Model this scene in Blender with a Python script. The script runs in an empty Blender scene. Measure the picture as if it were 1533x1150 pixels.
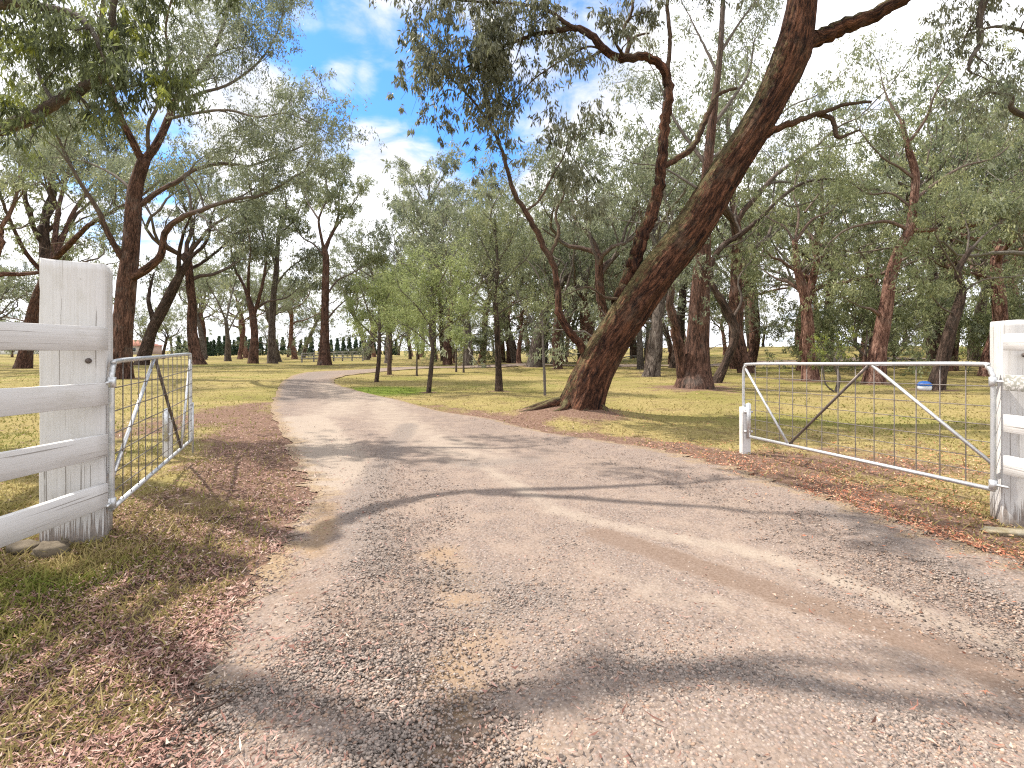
import bpy, math, random
import numpy as np
from mathutils import Vector, noise as mnoise

S = bpy.context.scene
COL = S.collection
R = math.radians
F, HZ, CX, CAMH = 750.0, 524.0, 766.5, 1.4          # focal length and horizon of the photograph in its own pixels

# ------------------------------------------------------------------ ground shape
def sstep(a, b, x):
    t = np.clip((x - a) / (b - a), 0, 1)
    return t * t * (3 - 2 * t)

def gz(x, y):
    x = np.asarray(x, float); y = np.asarray(y, float)
    z = 2.0 * sstep(25, 85, y) * sstep(6, 45, x)
    far = sstep(12, 40, np.hypot(x, y))
    z = z + far * (0.10 * np.sin(x * .21 + 1.3) * np.sin(y * .17 + .4) + .05 * np.sin(x * .53 + y * .31))
    near = 1 - far
    z = z + near * (.018 * np.sin(x * 1.7 + .6 * y) + .015 * np.sin(y * 1.3 - .5 * x + 1))
    z = z + .20 * np.exp(-(((x - 1.25) / 1.3) ** 2 + ((y - 10.7) / .85) ** 2))
    z = z + .10 * np.exp(-(((x - 7.1) / 1.6) ** 2 + ((y - 19.0) / 1.0) ** 2))
    z = z + .14 * np.exp(-(((x + 3.2) / .6) ** 2 + ((y - 6.0) / .9) ** 2))
    return z

def P(px, py, d):
    return np.array([(px - CX) / F * d, d, CAMH - (py - HZ) / F * d])

def ground_d(py):
    return CAMH * F / (py - HZ)

# ------------------------------------------------------------------ meshes
def make_mesh(name, V, quads=None, tris=None, attrs=None, smooth=False, mat=None):
    me = bpy.data.meshes.new(name)
    V = np.asarray(V, np.float32)
    q = np.zeros((0, 4), np.int32) if quads is None or len(quads) == 0 else np.asarray(quads, np.int32)
    t = np.zeros((0, 3), np.int32) if tris is None or len(tris) == 0 else np.asarray(tris, np.int32)
    me.vertices.add(len(V)); me.vertices.foreach_set('co', V.ravel())
    idx = np.concatenate([q.ravel(), t.ravel()]).astype(np.int32)
    me.loops.add(len(idx)); me.loops.foreach_set('vertex_index', idx)
    me.polygons.add(len(q) + len(t))
    ls = np.concatenate([np.arange(len(q)) * 4, len(q) * 4 + np.arange(len(t)) * 3]).astype(np.int32)
    me.polygons.foreach_set('loop_start', ls)
    if smooth:
        me.polygons.foreach_set('use_smooth', np.ones(len(q) + len(t), bool))
    for k, a in (attrs or {}).items():
        a = np.asarray(a, np.float32)
        if a.ndim == 1:
            at = me.attributes.new(k, 'FLOAT', 'POINT'); at.data.foreach_set('value', a)
        else:
            at = me.attributes.new(k, 'FLOAT_VECTOR', 'POINT'); at.data.foreach_set('vector', a.ravel())
    me.update(calc_edges=True)
    if mat: me.materials.append(mat)
    return me

def link(name, data, parent=None, loc=None, rot=None, scale=None):
    o = bpy.data.objects.new(name, data); COL.objects.link(o)
    if parent: o.parent = parent
    if loc is not None: o.location = tuple(float(c) for c in loc)
    if rot is not None: o.rotation_euler = rot
    if scale is not None: o.scale = scale
    return o

def tag(o, label=None, cat=None, group=None, kind=None):
    if label: o['label'] = label
    if cat: o['category'] = cat
    if group: o['group'] = group
    if kind: o['kind'] = kind
    return o

def thing(name, label, cat, loc=(0, 0, 0), rz=0, group=None):
    return tag(link(name, None, loc=loc, rot=(0, 0, rz)), label, cat, group)

class MB:
    """collects pieces of one mesh"""
    def __init__(s): s.V = []; s.Q = []; s.T = []; s.n = 0; s.A = {}
    def add(s, v, q=None, t=None, **at):
        v = np.asarray(v, float)
        if q is not None and len(q): s.Q.append(np.asarray(q, int) + s.n)
        if t is not None and len(t): s.T.append(np.asarray(t, int) + s.n)
        s.V.append(v); s.n += len(v)
        for k, a in at.items(): s.A.setdefault(k, []).append(np.asarray(a, float))
    def mesh(s, name, mat, off=(0, 0, 0), smooth=False):
        V = np.concatenate(s.V) - np.asarray(off, float)
        return make_mesh(name, V, np.concatenate(s.Q) if s.Q else None, np.concatenate(s.T) if s.T else None,
                         {k: np.concatenate(a) for k, a in s.A.items()}, smooth, mat)
    def build(s, name, mat, parent=None, off=(0, 0, 0), smooth=False):
        return link(name, s.mesh(name, mat, off, smooth), parent)

def catmull(pts, rad, step):
    pts = np.asarray(pts, float); rad = np.asarray(rad, float)
    if len(pts) < 3:
        n = max(2, int(np.linalg.norm(pts[-1] - pts[0]) / step) + 1)
        t = np.linspace(0, 1, n)[:, None]
        return pts[0] * (1 - t) + pts[-1] * t, rad[0] * (1 - t[:, 0]) + rad[-1] * t[:, 0]
    e = np.vstack([2 * pts[0] - pts[1], pts, 2 * pts[-1] - pts[-2]])
    out, ro = [], []
    for i in range(len(pts) - 1):
        p0, p1, p2, p3 = e[i:i + 4]
        n = max(1, int(np.ceil(np.linalg.norm(p2 - p1) / step)))
        t = (np.arange(n) / n)[:, None]
        out.append(.5 * ((2 * p1) + (-p0 + p2) * t + (2 * p0 - 5 * p1 + 4 * p2 - p3) * t ** 2 + (-p0 + 3 * p1 - 3 * p2 + p3) * t ** 3))
        ro.append(rad[i] * (1 - t[:, 0]) + rad[i + 1] * t[:, 0])
    out.append(pts[-1:]); ro.append(rad[-1:])
    return np.vstack(out), np.concatenate(ro)

def tube(mb, pts, rad, ns=8, rough=0.0, rng=None, attrs=True, s0=0.0, cap0=False, extra=None):
    pts = np.asarray(pts, float); rad = np.asarray(rad, float); n = len(pts)
    tan = np.gradient(pts, axis=0); tan /= np.linalg.norm(tan, axis=1)[:, None] + 1e-9
    u = np.cross(tan[0], [0.31, .92, .2]); u /= np.linalg.norm(u)
    U = np.empty((n, 3))
    for i in range(n):
        u = u - tan[i] * np.dot(u, tan[i]); u = u / (np.linalg.norm(u) + 1e-9); U[i] = u
    W = np.cross(tan, U)
    a = np.arange(ns) / ns * 2 * np.pi
    seg = np.concatenate([[0], np.cumsum(np.linalg.norm(np.diff(pts, axis=0), axis=1))]) + s0
    rr = np.repeat(rad[:, None], ns, 1)
    if rough and rng is not None:
        ph = rng.uniform(0, 6.28, 8)
        A = a[None, :]; Sg = (seg / max(rad[0], .02))[:, None]
        rr = rr * (1 + rough * (.45 * np.sin(2 * A + ph[0] + Sg * .35) + .35 * np.sin(3 * A + ph[1] - Sg * .5) + .3 * np.sin(5 * A + ph[2] + Sg * .9)
                                + .35 * np.sin(Sg * 1.1 + ph[3]) + .25 * np.sin(7 * A + ph[4] + 1.7 * Sg)))
    if extra is not None: rr = rr * extra(a[None, :], seg[:, None])
    V = pts[:, None, :] + (U[:, None, :] * np.cos(a)[None, :, None] + W[:, None, :] * np.sin(a)[None, :, None]) * rr[:, :, None]
    i = np.arange(n - 1)[:, None] * ns; j = np.arange(ns)[None, :]; k = (np.arange(ns) + 1) % ns
    q = np.stack([i + j, i + k[None, :], i + ns + k[None, :], i + ns + j], -1).reshape(-1, 4)
    V = V.reshape(-1, 3)
    tip = len(V); V = np.vstack([V, pts[-1] + tan[-1] * rad[-1] * .6])
    t = np.stack([(n - 1) * ns + np.arange(ns), (n - 1) * ns + k, np.full(ns, tip)], -1)
    if cap0:
        V = np.vstack([V, pts[0] - tan[0] * rad[0] * .2])
        t = np.vstack([t, np.stack([k, np.arange(ns), np.full(ns, tip + 1)], -1)])
    if attrs:
        r0 = rad.max()
        bk = np.stack([np.repeat((np.cos(a) * r0)[None, :], n, 0), np.repeat((np.sin(a) * r0)[None, :], n, 0), np.repeat(seg[:, None], ns, 1)], -1).reshape(-1, 3)
        rd = np.repeat(rad, ns)
        ad = len(V) - len(bk)
        bk = np.vstack([bk] + [bk[-1:]] * ad); rd = np.concatenate([rd, np.full(ad, rad[-1])])
        rl = (U[:, None, :] * np.cos(a)[None, :, None] + W[:, None, :] * np.sin(a)[None, :, None]) @ np.array([-.45, -.25, .86])
        ms = np.concatenate([rl.ravel(), np.zeros(ad)])
        mb.add(V, q, t, bark=bk, rad=rd, moss=ms)
    else:
        mb.add(V, q, t)
    return V

def box(mb, c, sx, sy, sz, rot=None, bev=0.0, jit=0.0, rng=None):
    """bevelled box; c centre, rot a 3x3 matrix"""
    h = np.array([sx, sy, sz]) / 2
    if bev <= 0:
        v = np.array([[x, y, z] for x in (-1, 1) for y in (-1, 1) for z in (-1, 1)], float) * h
        q = [[0, 1, 3, 2], [4, 6, 7, 5], [0, 4, 5, 1], [2, 3, 7, 6], [0, 2, 6, 4], [1, 5, 7, 3]]
        t = None
    else:
        v = []; ix = {}
        for x in (-1, 1):
            for y in (-1, 1):
                for z in (-1, 1):
                    s = np.array([x, y, z])
                    for ax in range(3):
                        p = s * (h - bev); p[ax] = s[ax] * h[ax]
                        ix[(x, y, z, ax)] = len(v); v.append(p)
        q = []; t = []
        for ax in range(3):
            b, c2 = [k for k in range(3) if k != ax]
            for s in (-1, 1):
                f = []
                for (m, n) in ((-1, -1), (1, -1), (1, 1), (-1, 1)):
                    key = [0, 0, 0]; key[ax] = s; key[b] = m; key[c2] = n
                    f.append(ix[(*key, ax)])
                q.append(f)
        for ax in range(3):
            b, c2 = [k for k in range(3) if k != ax]
            for m in (-1, 1):
                for n in (-1, 1):
                    k0 = [0, 0, 0]; k1 = [0, 0, 0]
                    k0[ax] = -1; k1[ax] = 1
                    for kk in (k0, k1): kk[b] = m; kk[c2] = n
                    q.append([ix[(*k0, b)], ix[(*k1, b)], ix[(*k1, c2)], ix[(*k0, c2)]])
        for x in (-1, 1):
            for y in (-1, 1):
                for z in (-1, 1): t.append([ix[(x, y, z, 0)], ix[(x, y, z, 1)], ix[(x, y, z, 2)]])
        v = np.array(v)
    if jit and rng is not None: v = v + rng.normal(0, jit, v.shape)
    if rot is not None: v = v @ np.asarray(rot).T
    mb.add(v + np.asarray(c, float), q, t)

def rotz(a): c, s = math.cos(a), math.sin(a); return np.array([[c, -s, 0], [s, c, 0], [0, 0, 1.]])

def beam(mb, a, b, w, h, bev=.004):
    """plank from a to b: w wide (sideways), h high"""
    a = np.asarray(a, float); b = np.asarray(b, float); d = b - a; L = np.linalg.norm(d); x = d / L
    y = np.cross([0, 0, 1.], x); y /= np.linalg.norm(y); z = np.cross(x, y)
    box(mb, (a + b) / 2, L, w, h, np.stack([x, y, z], 1), bev)

# ------------------------------------------------------------------ node helpers
class NT:
    def __init__(s, name):
        s.m = bpy.data.materials.new(name); s.m.use_nodes = True; s.t = s.m.node_tree; s.t.nodes.clear()
        s.out = s.t.nodes.new('ShaderNodeOutputMaterial')
    def n(s, typ, ins=None, **pr):
        nd = s.t.nodes.new('ShaderNode' + typ)
        for k, v in pr.items(): setattr(nd, k, v)
        for k, v in (ins or {}).items():
            i = nd.inputs[k]
            if isinstance(v, bpy.types.NodeSocket): s.t.links.new(v, i)
            elif isinstance(v, (tuple, list)) and i.type == 'RGBA' and len(v) == 3: i.default_value = (*v, 1)
            else: i.default_value = v
        return nd
    def attr(s, name, out='Fac'): return s.n('Attribute', attribute_name=name).outputs[out]
    def noise(s, vec, scale, detail=4, rough=.55, out=0, dist=0.0):
        ins = {'Scale': scale, 'Detail': detail, 'Roughness': rough, 'Distortion': dist}
        if vec is not None: ins['Vector'] = vec
        return s.n('TexNoise', ins).outputs[out]
    def scale(s, vec, sc): return s.n('Mapping', {'Vector': vec, 'Scale': sc}).outputs[0]
    def ramp(s, fac, stops, interp='LINEAR'):
        nd = s.n('ValToRGB', {'Fac': fac}); cr = nd.color_ramp; cr.interpolation = interp
        while len(cr.elements) < len(stops): cr.elements.new(.5)
        for e, (p, c) in zip(cr.elements, stops): e.position = p; e.color = (*c, 1) if isinstance(c, (tuple, list)) else (c, c, c, 1)
        return nd.outputs[0]
    def mix(s, f, a, b, mode='MIX'):
        nd = s.n('Mix', data_type='RGBA', blend_type=mode)
        for i, v in ((0, f), (6, a), (7, b)):
            if isinstance(v, bpy.types.NodeSocket): s.t.links.new(v, nd.inputs[i])
            elif isinstance(v, (tuple, list)): nd.inputs[i].default_value = (*v, 1)
            else: nd.inputs[i].default_value = v
        return nd.outputs[2]
    def math(s, op, a, b=0.0, clamp=False):
        nd = s.n('Math', operation=op, use_clamp=clamp)
        for i, v in enumerate((a, b)):
            if isinstance(v, bpy.types.NodeSocket): s.t.links.new(v, nd.inputs[i])
            else: nd.inputs[i].default_value = v
        return nd.outputs[0]
    def mr(s, v, a, b, c=0.0, d=1.0):
        return s.n('MapRange', {'Value': v, 'From Min': a, 'From Max': b, 'To Min': c, 'To Max': d}, interpolation_type='SMOOTHSTEP').outputs[0]
    def bump(s, h, strength=.5, dist=.02): return s.n('Bump', {'Height': h, 'Strength': strength, 'Distance': dist}).outputs[0]
    def bsdf(s, **ins):
        mp = {'base': 'Base Color', 'rough': 'Roughness', 'metal': 'Metallic', 'normal': 'Normal', 'spec': 'Specular IOR Level'}
        return s.n('BsdfPrincipled', {mp[k]: v for k, v in ins.items()}).outputs[0]
    def done(s, sh): s.t.links.new(sh, s.out.inputs[0]); return s.m
    def pos(s): return s.n('NewGeometry').outputs['Position']
    def obj(s): return s.n('TexCoord').outputs['Object']

def m_bark(name, dark, mid, light, grey, greyat=(.03, .16), moss=False, bumps=1.0):
    t = NT(name); v = t.attr('bark', 'Vector'); rad = t.attr('rad')
    n1 = t.noise(t.scale(v, (1, 1, .24)), 13, 7, .66, dist=1.1)
    n2 = t.noise(t.scale(v, (1, 1, .38)), 44, 5, .7, dist=.5)
    n3 = t.noise(v, 1.3, 4, .6)
    f = t.math('ADD', t.math('MULTIPLY', n1, .65), t.math('MULTIPLY', n2, .35))
    big = t.noise(t.scale(v, (1, 1, .6)), 2.3, 3, .6)
    f = t.math('ADD', f, t.math('MULTIPLY', t.math('SUBTRACT', big, .5), .22))
    c = t.ramp(f, [(.40, dark), (.5, mid), (.62, light)])
    gfac = t.math('ADD', t.mr(rad, greyat[1], greyat[0]), t.mr(n3, .5, .72, 0, .55), True)
    g = t.ramp(f, [(.35, tuple(x * .45 for x in grey)), (.62, grey)])
    c = t.mix(gfac, c, g)
    if moss:
        ms = t.attr('moss'); n4 = t.noise(v, 9, 5, .65)
        mf = t.math('MULTIPLY', t.mr(t.math('ADD', ms, t.math('MULTIPLY', n4, 1.3)), 1.22, 1.62), .75)
        c = t.mix(mf, c, t.ramp(n2, [(.35, (.075, .07, .03)), (.65, (.21, .19, .09))]))
    h = t.math('ADD', t.math('MULTIPLY', n1, .75), t.math('MULTIPLY', n2, .25))
    return t.done(t.bsdf(base=c, rough=.9, spec=.15, normal=t.bump(h, 1.0 * bumps, .08)))

def m_leaf(name, stops, trans=.33, rough=.5, spec=.26):
    t = NT(name); ti = t.attr('tint')
    c = t.ramp(ti, stops)
    b = t.bsdf(base=c, rough=rough, spec=spec)
    tr = t.n('BsdfTranslucent', {'Color': t.mix(.35, c, (.25, .29, .13))}).outputs[0]
    return t.done(t.n('MixShader', {0: trans, 1: b, 2: tr}).outputs[0])

BARK_HERO = m_bark('bark_stringy_red', (0.011, 0.006, 0.006), (0.073, 0.034, 0.021), (0.229, 0.103, 0.060), (0.182, 0.132, 0.093), (.01, .09), True, 1.5)
BARK_RED = m_bark('bark_red_brown', (0.013, 0.009, 0.007), (0.080, 0.043, 0.031), (0.219, 0.122, 0.089), (0.202, 0.175, 0.154), (.03, .16))
BARK_PINK = m_bark('bark_pink_brown', (0.021, 0.011, 0.010), (0.143, 0.071, 0.051), (0.374, 0.232, 0.179), (0.224, 0.179, 0.149), (.02, .11))
BARK_GREY = m_bark('bark_grey', (0.018, 0.014, 0.012), (0.091, 0.069, 0.056), (0.208, 0.176, 0.150), (0.221, 0.202, 0.176), (.05, .3))
BARK_DARK = m_bark('bark_dark', (0.013, 0.011, 0.008), (0.053, 0.035, 0.027), (0.146, 0.099, 0.077), (0.187, 0.157, 0.133), (.015, .1))
LEAF_GREY = m_leaf('leaf_grey_green', [(0, (0.097, 0.117, 0.081)), (.5, (0.203, 0.228, 0.153)), (1, (0.365, 0.377, 0.251))], .42)
LEAF_DARK = m_leaf('leaf_dusky', [(0, (0.062, 0.068, 0.047)), (.5, (0.144, 0.149, 0.101)), (1, (0.275, 0.275, 0.187))], .34)
LEAF_OLIVE = m_leaf('leaf_olive', [(0, (0.092, 0.113, 0.062)), (.5, (0.210, 0.235, 0.122)), (1, (0.391, 0.398, 0.200))], .44)
LEAF_LIME = m_leaf('leaf_lime', [(0, (0.141, 0.184, 0.068)), (.5, (0.281, 0.332, 0.129)), (1, (0.472, 0.506, 0.212))], .5)
LEAF_GOLD = m_leaf('leaf_yellow_green', [(0, (0.063, 0.076, 0.048)), (.55, (0.144, 0.170, 0.081)), (.8, (0.230, 0.270, 0.069)), (1, (0.414, 0.448, 0.069))], .46)
LEAF_CONIFER = m_leaf('leaf_conifer', [(0, (.05, .085, .06)), (1, (.10, .15, .095))], .2)

# ------------------------------------------------------------------ tree builder
UP = np.array([0, 0, 1.])
def nrm(v): return v / (np.linalg.norm(v) + 1e-9)

class Style:
    def __init__(s, **k):
        s.__dict__.update(dict(up=.35, wander=.24, cr=.7, nl=60, ls=.2, lw=.26, ratio=.6, kids=3, droop=1.0, flat=.6, tint=.5, dense=1.0, spread=(25, 60), tw=.006))
        s.__dict__.update(k)

class Tree:
    def __init__(s, seed, st):
        s.rng = np.random.default_rng(seed); s.st = st; s.wood = MB(); s.clumps = []
    def clump(s, p, r=None, n=None, tint=None):
        st = s.st
        s.clumps.append((p, r or st.cr * s.rng.uniform(.7, 1.25), int((n or st.nl) * st.dense), st.tint + s.rng.normal(0, .17) if tint is None else tint))
    def grow(s, p, d, L, r, lev, mb=None):
        rng, st = s.rng, s.st; mb = mb or s.wood
        n = int(np.clip(L / .4, 4, 8)); pts = [np.array(p, float)]; d = nrm(d); ds = []
        for i in range(n):
            d = nrm(d + rng.normal(0, st.wander, 3) + UP * st.up / n); ds.append(d)
            pts.append(pts[-1] + d * L / n)
        pts = np.array(pts); rad = np.maximum(np.linspace(r, r * (.35 if lev else .3), n + 1), st.tw * .55)
        tube(mb, pts, rad, 8 if r > .08 else 5 if r > .03 else 3)
        if lev <= 0:
            for i in (n, n // 2): s.clump(pts[i] + rng.normal(0, .15 * st.cr, 3))
            return pts
        k = st.kids
        for j in range(k):
            t = .35 + .65 * (j + rng.uniform(0, .6)) / k; i = min(n - 1, int(t * n))
            ax = nrm(rng.normal(0, 1, 3)); side = nrm(np.cross(ds[i], ax)); an = R(rng.uniform(*st.spread))
            dd = ds[i] * math.cos(an) + side * math.sin(an)
            s.grow(pts[i], dd, L * st.ratio * rng.uniform(.8, 1.25), max(rad[i] * .6, st.tw), lev - 1, mb)
        s.grow(pts[-1], ds[-1], L * st.ratio * .8, max(rad[-1], st.tw), lev - 1, mb)
        return pts
    def sprout(s, pts, rad, t0, spacing, L, lev, mb=None, t1=1.0, upb=.5):
        seg = np.concatenate([[0], np.cumsum(np.linalg.norm(np.diff(pts, axis=0), axis=1))]); T = seg[-1]; rng = s.rng
        x = t0 * T + rng.uniform(0, spacing)
        while x < T * t1:
            i = int(np.clip(np.searchsorted(seg, x), 1, len(pts) - 1)); tg = nrm(pts[i] - pts[i - 1])
            sd = nrm(np.cross(tg, rng.normal(0, 1, 3))); dd = nrm(tg * .6 + sd * .9 + UP * upb)
            s.grow(pts[i], dd, L * rng.uniform(.6, 1.2) * (1 - .3 * x / T), max(.008, min(rad[i] * .5, .07)), lev, mb)
            x += spacing * rng.uniform(.6, 1.4)
        tg = nrm(pts[-1] - pts[-2]); s.grow(pts[-1], tg, L * .8, max(rad[-1], .008), lev, mb)
    def leaves(s):
        rng, st = s.rng, s.st
        if not s.clumps: return None
        C = np.array([c[0] for c in s.clumps]); Rr = np.array([c[1] for c in s.clumps]); N = np.array([max(1, c[2]) for c in s.clumps]); T = np.array([c[3] for c in s.clumps])
        nsub = np.maximum(1, N // 14)
        ci = np.repeat(np.arange(len(C)), nsub)
        u = rng.normal(0, 1, (len(ci), 3)); u /= np.linalg.norm(u, axis=1)[:, None]
        off = u * (rng.uniform(0, 1, len(ci)) ** .45)[:, None] * Rr[ci][:, None] * np.array([1, 1, st.flat])
        sub = C[ci] + off
        per = np.ceil(N[ci] / nsub[ci]).astype(int)
        li = np.repeat(np.arange(len(ci)), per); M = len(li)
        sg = .115 * Rr[ci][li]
        p = sub[li] + rng.normal(0, 1, (M, 3)) * sg[:, None] * np.array([1, 1, 1.25])
        ax = rng.normal(0, .62, (M, 3)) + off[li] / (Rr[ci][li][:, None]) * .35; ax[:, 2] -= st.droop
        ax /= np.linalg.norm(ax, axis=1)[:, None]
        sd = np.cross(ax, rng.normal(0, 1, (M, 3))); sd /= np.linalg.norm(sd, axis=1)[:, None] + 1e-9
        L = st.ls * rng.uniform(.65, 1.3, M)[:, None]; W = L * st.lw * rng.uniform(.75, 1.25, M)[:, None] * .5
        nn = np.cross(ax, sd) * L * rng.uniform(-.12, .12, M)[:, None]
        V = np.stack([p, p + ax * L * .42 + sd * W + nn, p + ax * L, p + ax * L * .42 - sd * W + nn], 1).reshape(-1, 3)
        q = np.arange(M * 4).reshape(-1, 4)
        ti = np.clip(T[ci][li] + rng.normal(0, .13, M), 0, 1)
        return V, q, np.repeat(ti, 4)

def finish_tree(tr, name, label, cat, base, bark, leafm, group=None, limbs=()):
    base = np.array(base, float)
    root = thing(name, label, cat, base, group=group)
    tr.wood.build('trunk', bark, root, base, True)
    for mb in limbs: mb.build('limb', bark, root, base, True)
    lv = tr.leaves()
    if lv is not None:
        link('crown', make_mesh('crown', lv[0] - base, lv[1], None, {'tint': lv[2]}, False, leafm), root)
    return root
# ------------------------------------------------------------------ camera, sun, sky
cam = bpy.data.cameras.new('camera'); cam.sensor_width = 36; cam.lens = 36 * F / 1533; cam.shift_y = -(575 - HZ) / 1533
cam.clip_start = .05; cam.clip_end = 3000
co = link('camera', cam, loc=(0, 0, CAMH), rot=(R(90), 0, 0)); S.camera = co
EL = R(56); SAZ = np.array([-.93, .34]); SAZ /= np.linalg.norm(SAZ)
sv = Vector((SAZ[0] * math.cos(EL), SAZ[1] * math.cos(EL), math.sin(EL)))
sl = bpy.data.lights.new('sun', 'SUN'); sl.energy = 3.9; sl.angle = R(.6); sl.color = (1, .93, .83)
so = link('sun', sl, loc=(-30, 10, 40)); so.rotation_euler = sv.to_track_quat('Z', 'Y').to_euler()
S.cycles.use_denoising = False; S.cycles.filter_width = 1.2
S.view_settings.view_transform = 'Standard'; S.view_settings.look = 'None'; S.view_settings.exposure = 1.05; S.view_settings.gamma = 1
W = bpy.data.worlds.new('World'); S.world = W; W.use_nodes = True
class WT(NT):
    def __init__(s): s.t = W.node_tree; s.t.nodes.clear(); s.out = s.t.nodes.new('ShaderNodeOutputWorld')
w = WT()
sky = w.n('TexSky', sky_type='NISHITA', sun_disc=False, sun_elevation=EL, sun_rotation=math.atan2(SAZ[0], SAZ[1]) % (2 * math.pi), air_density=1.0, dust_density=.3, ozone_density=1.5)
gv = w.n('TexCoord').outputs['Generated']
sx = w.n('SeparateXYZ', {0: gv}); zz = w.math('ADD', w.math('MAXIMUM', sx.outputs[2], 0.0), .22)
cv = w.n('CombineXYZ', {0: w.math('DIVIDE', sx.outputs[0], zz), 1: w.math('DIVIDE', sx.outputs[1], zz)}).outputs[0]
n1 = w.noise(w.n('Mapping', {'Vector': cv, 'Location': (3.7, 1.9, 0), 'Scale': (1.0, 1.25, 1)}).outputs[0], 1.9, 9, .56, dist=.25)
n2 = w.noise(w.n('Mapping', {'Vector': cv, 'Location': (7.2, .4, 0)}).outputs[0], 5.5, 8, .6, dist=.4)
def dirv(px, py):
    return nrm(np.array([(px - CX) / F, 1, (HZ - py) / F]))
def blob(px, py, a, b):
    d = w.n('VectorMath', {0: gv, 1: tuple(dirv(px, py))}, operation='DISTANCE').outputs['Value']
    return w.mr(d, b, a)
hole = w.math('MAXIMUM', blob(505, 70, .05, .26), blob(595, 110, .05, .22))
hole = w.math('MAXIMUM', hole, blob(690, 170, .05, .24))
hole = w.math('MAXIMUM', hole, w.math('MULTIPLY', blob(840, 60, .03, .22), .8))
hole = w.math('MAXIMUM', hole, w.math('MULTIPLY', blob(200, 230, .03, .2), .6))
cl2 = w.math('MAXIMUM', blob(560, -5, .03, .13), w.math('MULTIPLY', blob(430, 145, .0, .10), .95))
for q in ((470, 130, .07, .9), (510, 112, .065, 1.0), (545, 118, .05, .9), (455, 20, .06, .8), (600, 235, .13, .9), (560, 190, .06, .6)):
    cl2 = w.math('MAXIMUM', cl2, w.math('MULTIPLY', blob(q[0], q[1], .0, q[2]), q[3]))
f = w.math('ADD', w.math('MULTIPLY', n1, .5), w.math('MULTIPLY', n2, .5))
f = w.math('ADD', f, .15)
f = w.math('SUBTRACT', f, w.math('MULTIPLY', hole, .36))
f = w.math('ADD', f, w.math('MULTIPLY', cl2, .20))
cov = w.mr(f, .34, .60, .03, 1)
shade = w.ramp(n2, [(.3, (3.9, 4.05, 4.45)), (.6, (5.3, 5.27, 5.4))])
blue = w.mix(1.0, sky.outputs[0], (.52, 1.02, 1.56), 'MULTIPLY')
glare = w.mix(w.mr(hole, .0, .35), (1.75, 1.75, 1.75), (1.08, 1.08, 1.08))
skyc = w.mix(cov, blue, w.mix(1.0, shade, glare, 'MULTIPLY'))
w.t.links.new(w.n('Background', {'Color': skyc, 'Strength': .1}).outputs[0], w.out.inputs[0])

# ------------------------------------------------------------------ numpy noise and road shape
def vnoise(x, y, seed=0, oct=4):
    tot = 0; amp = 1; s = 0
    for o in range(oct):
        xi = np.floor(x).astype(np.int64); yi = np.floor(y).astype(np.int64); fx = x - xi; fy = y - yi
        fx = fx * fx * (3 - 2 * fx); fy = fy * fy * (3 - 2 * fy)
        def h(i, j):
            n = (i * 374761393 + j * 668265263 + (seed + o * 17) * 974634777) & 0x7fffffff
            n = ((n ^ (n >> 13)) * 1274126177) & 0x7fffffff
            return ((n ^ (n >> 16)) & 0xffff) / 65535.
        v = (h(xi, yi) * (1 - fx) + h(xi + 1, yi) * fx) * (1 - fy) + (h(xi, yi + 1) * (1 - fx) + h(xi + 1, yi + 1) * fx) * fy
        tot = tot + v * amp; s += amp; amp *= .5; x = x * 2.03 + 3.1; y = y * 2.03 + 1.7
    return tot / s

def G(px, py):
    d = ground_d(np.asarray(py, float)); return (np.asarray(px, float) - CX) / F * d, d

ROADL = np.array([(-4.5, -12), (-2.6, -4), (-1.6, 0), (-1.25, 1.68), (-1.5, 2.4), (-1.62, 3.1), (-1.75, 3.95), (-2.0, 4.9), (-2.7, 6.2), (-4.3, 9.2), (-6.6, 13.8), (-10.0, 22), (-11.9, 29), (-11.5, 36), (-7, 41.5), (2, 45), (16, 47), (40, 49)], float)
ROADR = np.array([(8, -12), (4.8, -4), (3.7, 0), (3.5, 1.7), (3.45, 2.4), (3.35, 3.1), (3.1, 4.1), (2.85, 4.9), (2.45, 6), (1.5, 7.6), (-.2, 9.6), (-3.6, 13.6), (-6.6, 19.2), (-8.6, 25.5), (-8.3, 32), (-5, 37.3), (3, 40.8), (16, 43), (40, 45)], float)
ROADR = np.delete(ROADR, 11, 0)
def resamp(p, n):
    q, _ = catmull(np.c_[p, np.zeros(len(p))], np.ones(len(p)), .25); q = q[:, :2]
    return q
def dens(p, k=24):
    # the same number of samples between each pair of stations so both edges stay matched
    e = np.vstack([2 * p[0] - p[1], p, 2 * p[-1] - p[-2]]); out = []
    for i in range(len(p) - 1):
        t = (np.arange(k) / k)[:, None]; p0, p1, p2, p3 = e[i:i + 4]
        out.append(.5 * ((2 * p1) + (-p0 + p2) * t + (2 * p0 - 5 * p1 + 4 * p2 - p3) * t ** 2 + (-p0 + 3 * p1 - 3 * p2 + p3) * t ** 3))
    out.append(p[-1:]); return np.vstack(out)
EL_, ER_ = dens(ROADL), dens(ROADR)
POLY = np.vstack([EL_, ER_[::-1]])
def in_road(x, y):
    sh = np.shape(x); x = np.ravel(x); y = np.ravel(y); c = np.zeros(len(x), bool)
    p = POLY[::4]; q = np.roll(p, -1, 0)
    for (x0, y0), (x1, y1) in zip(p, q):
        if y0 == y1: continue
        m = (y0 > y) != (y1 > y)
        c ^= m & (x < (x1 - x0) * (y - y0) / (y1 - y0) + x0)
    return c.reshape(sh)
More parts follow.
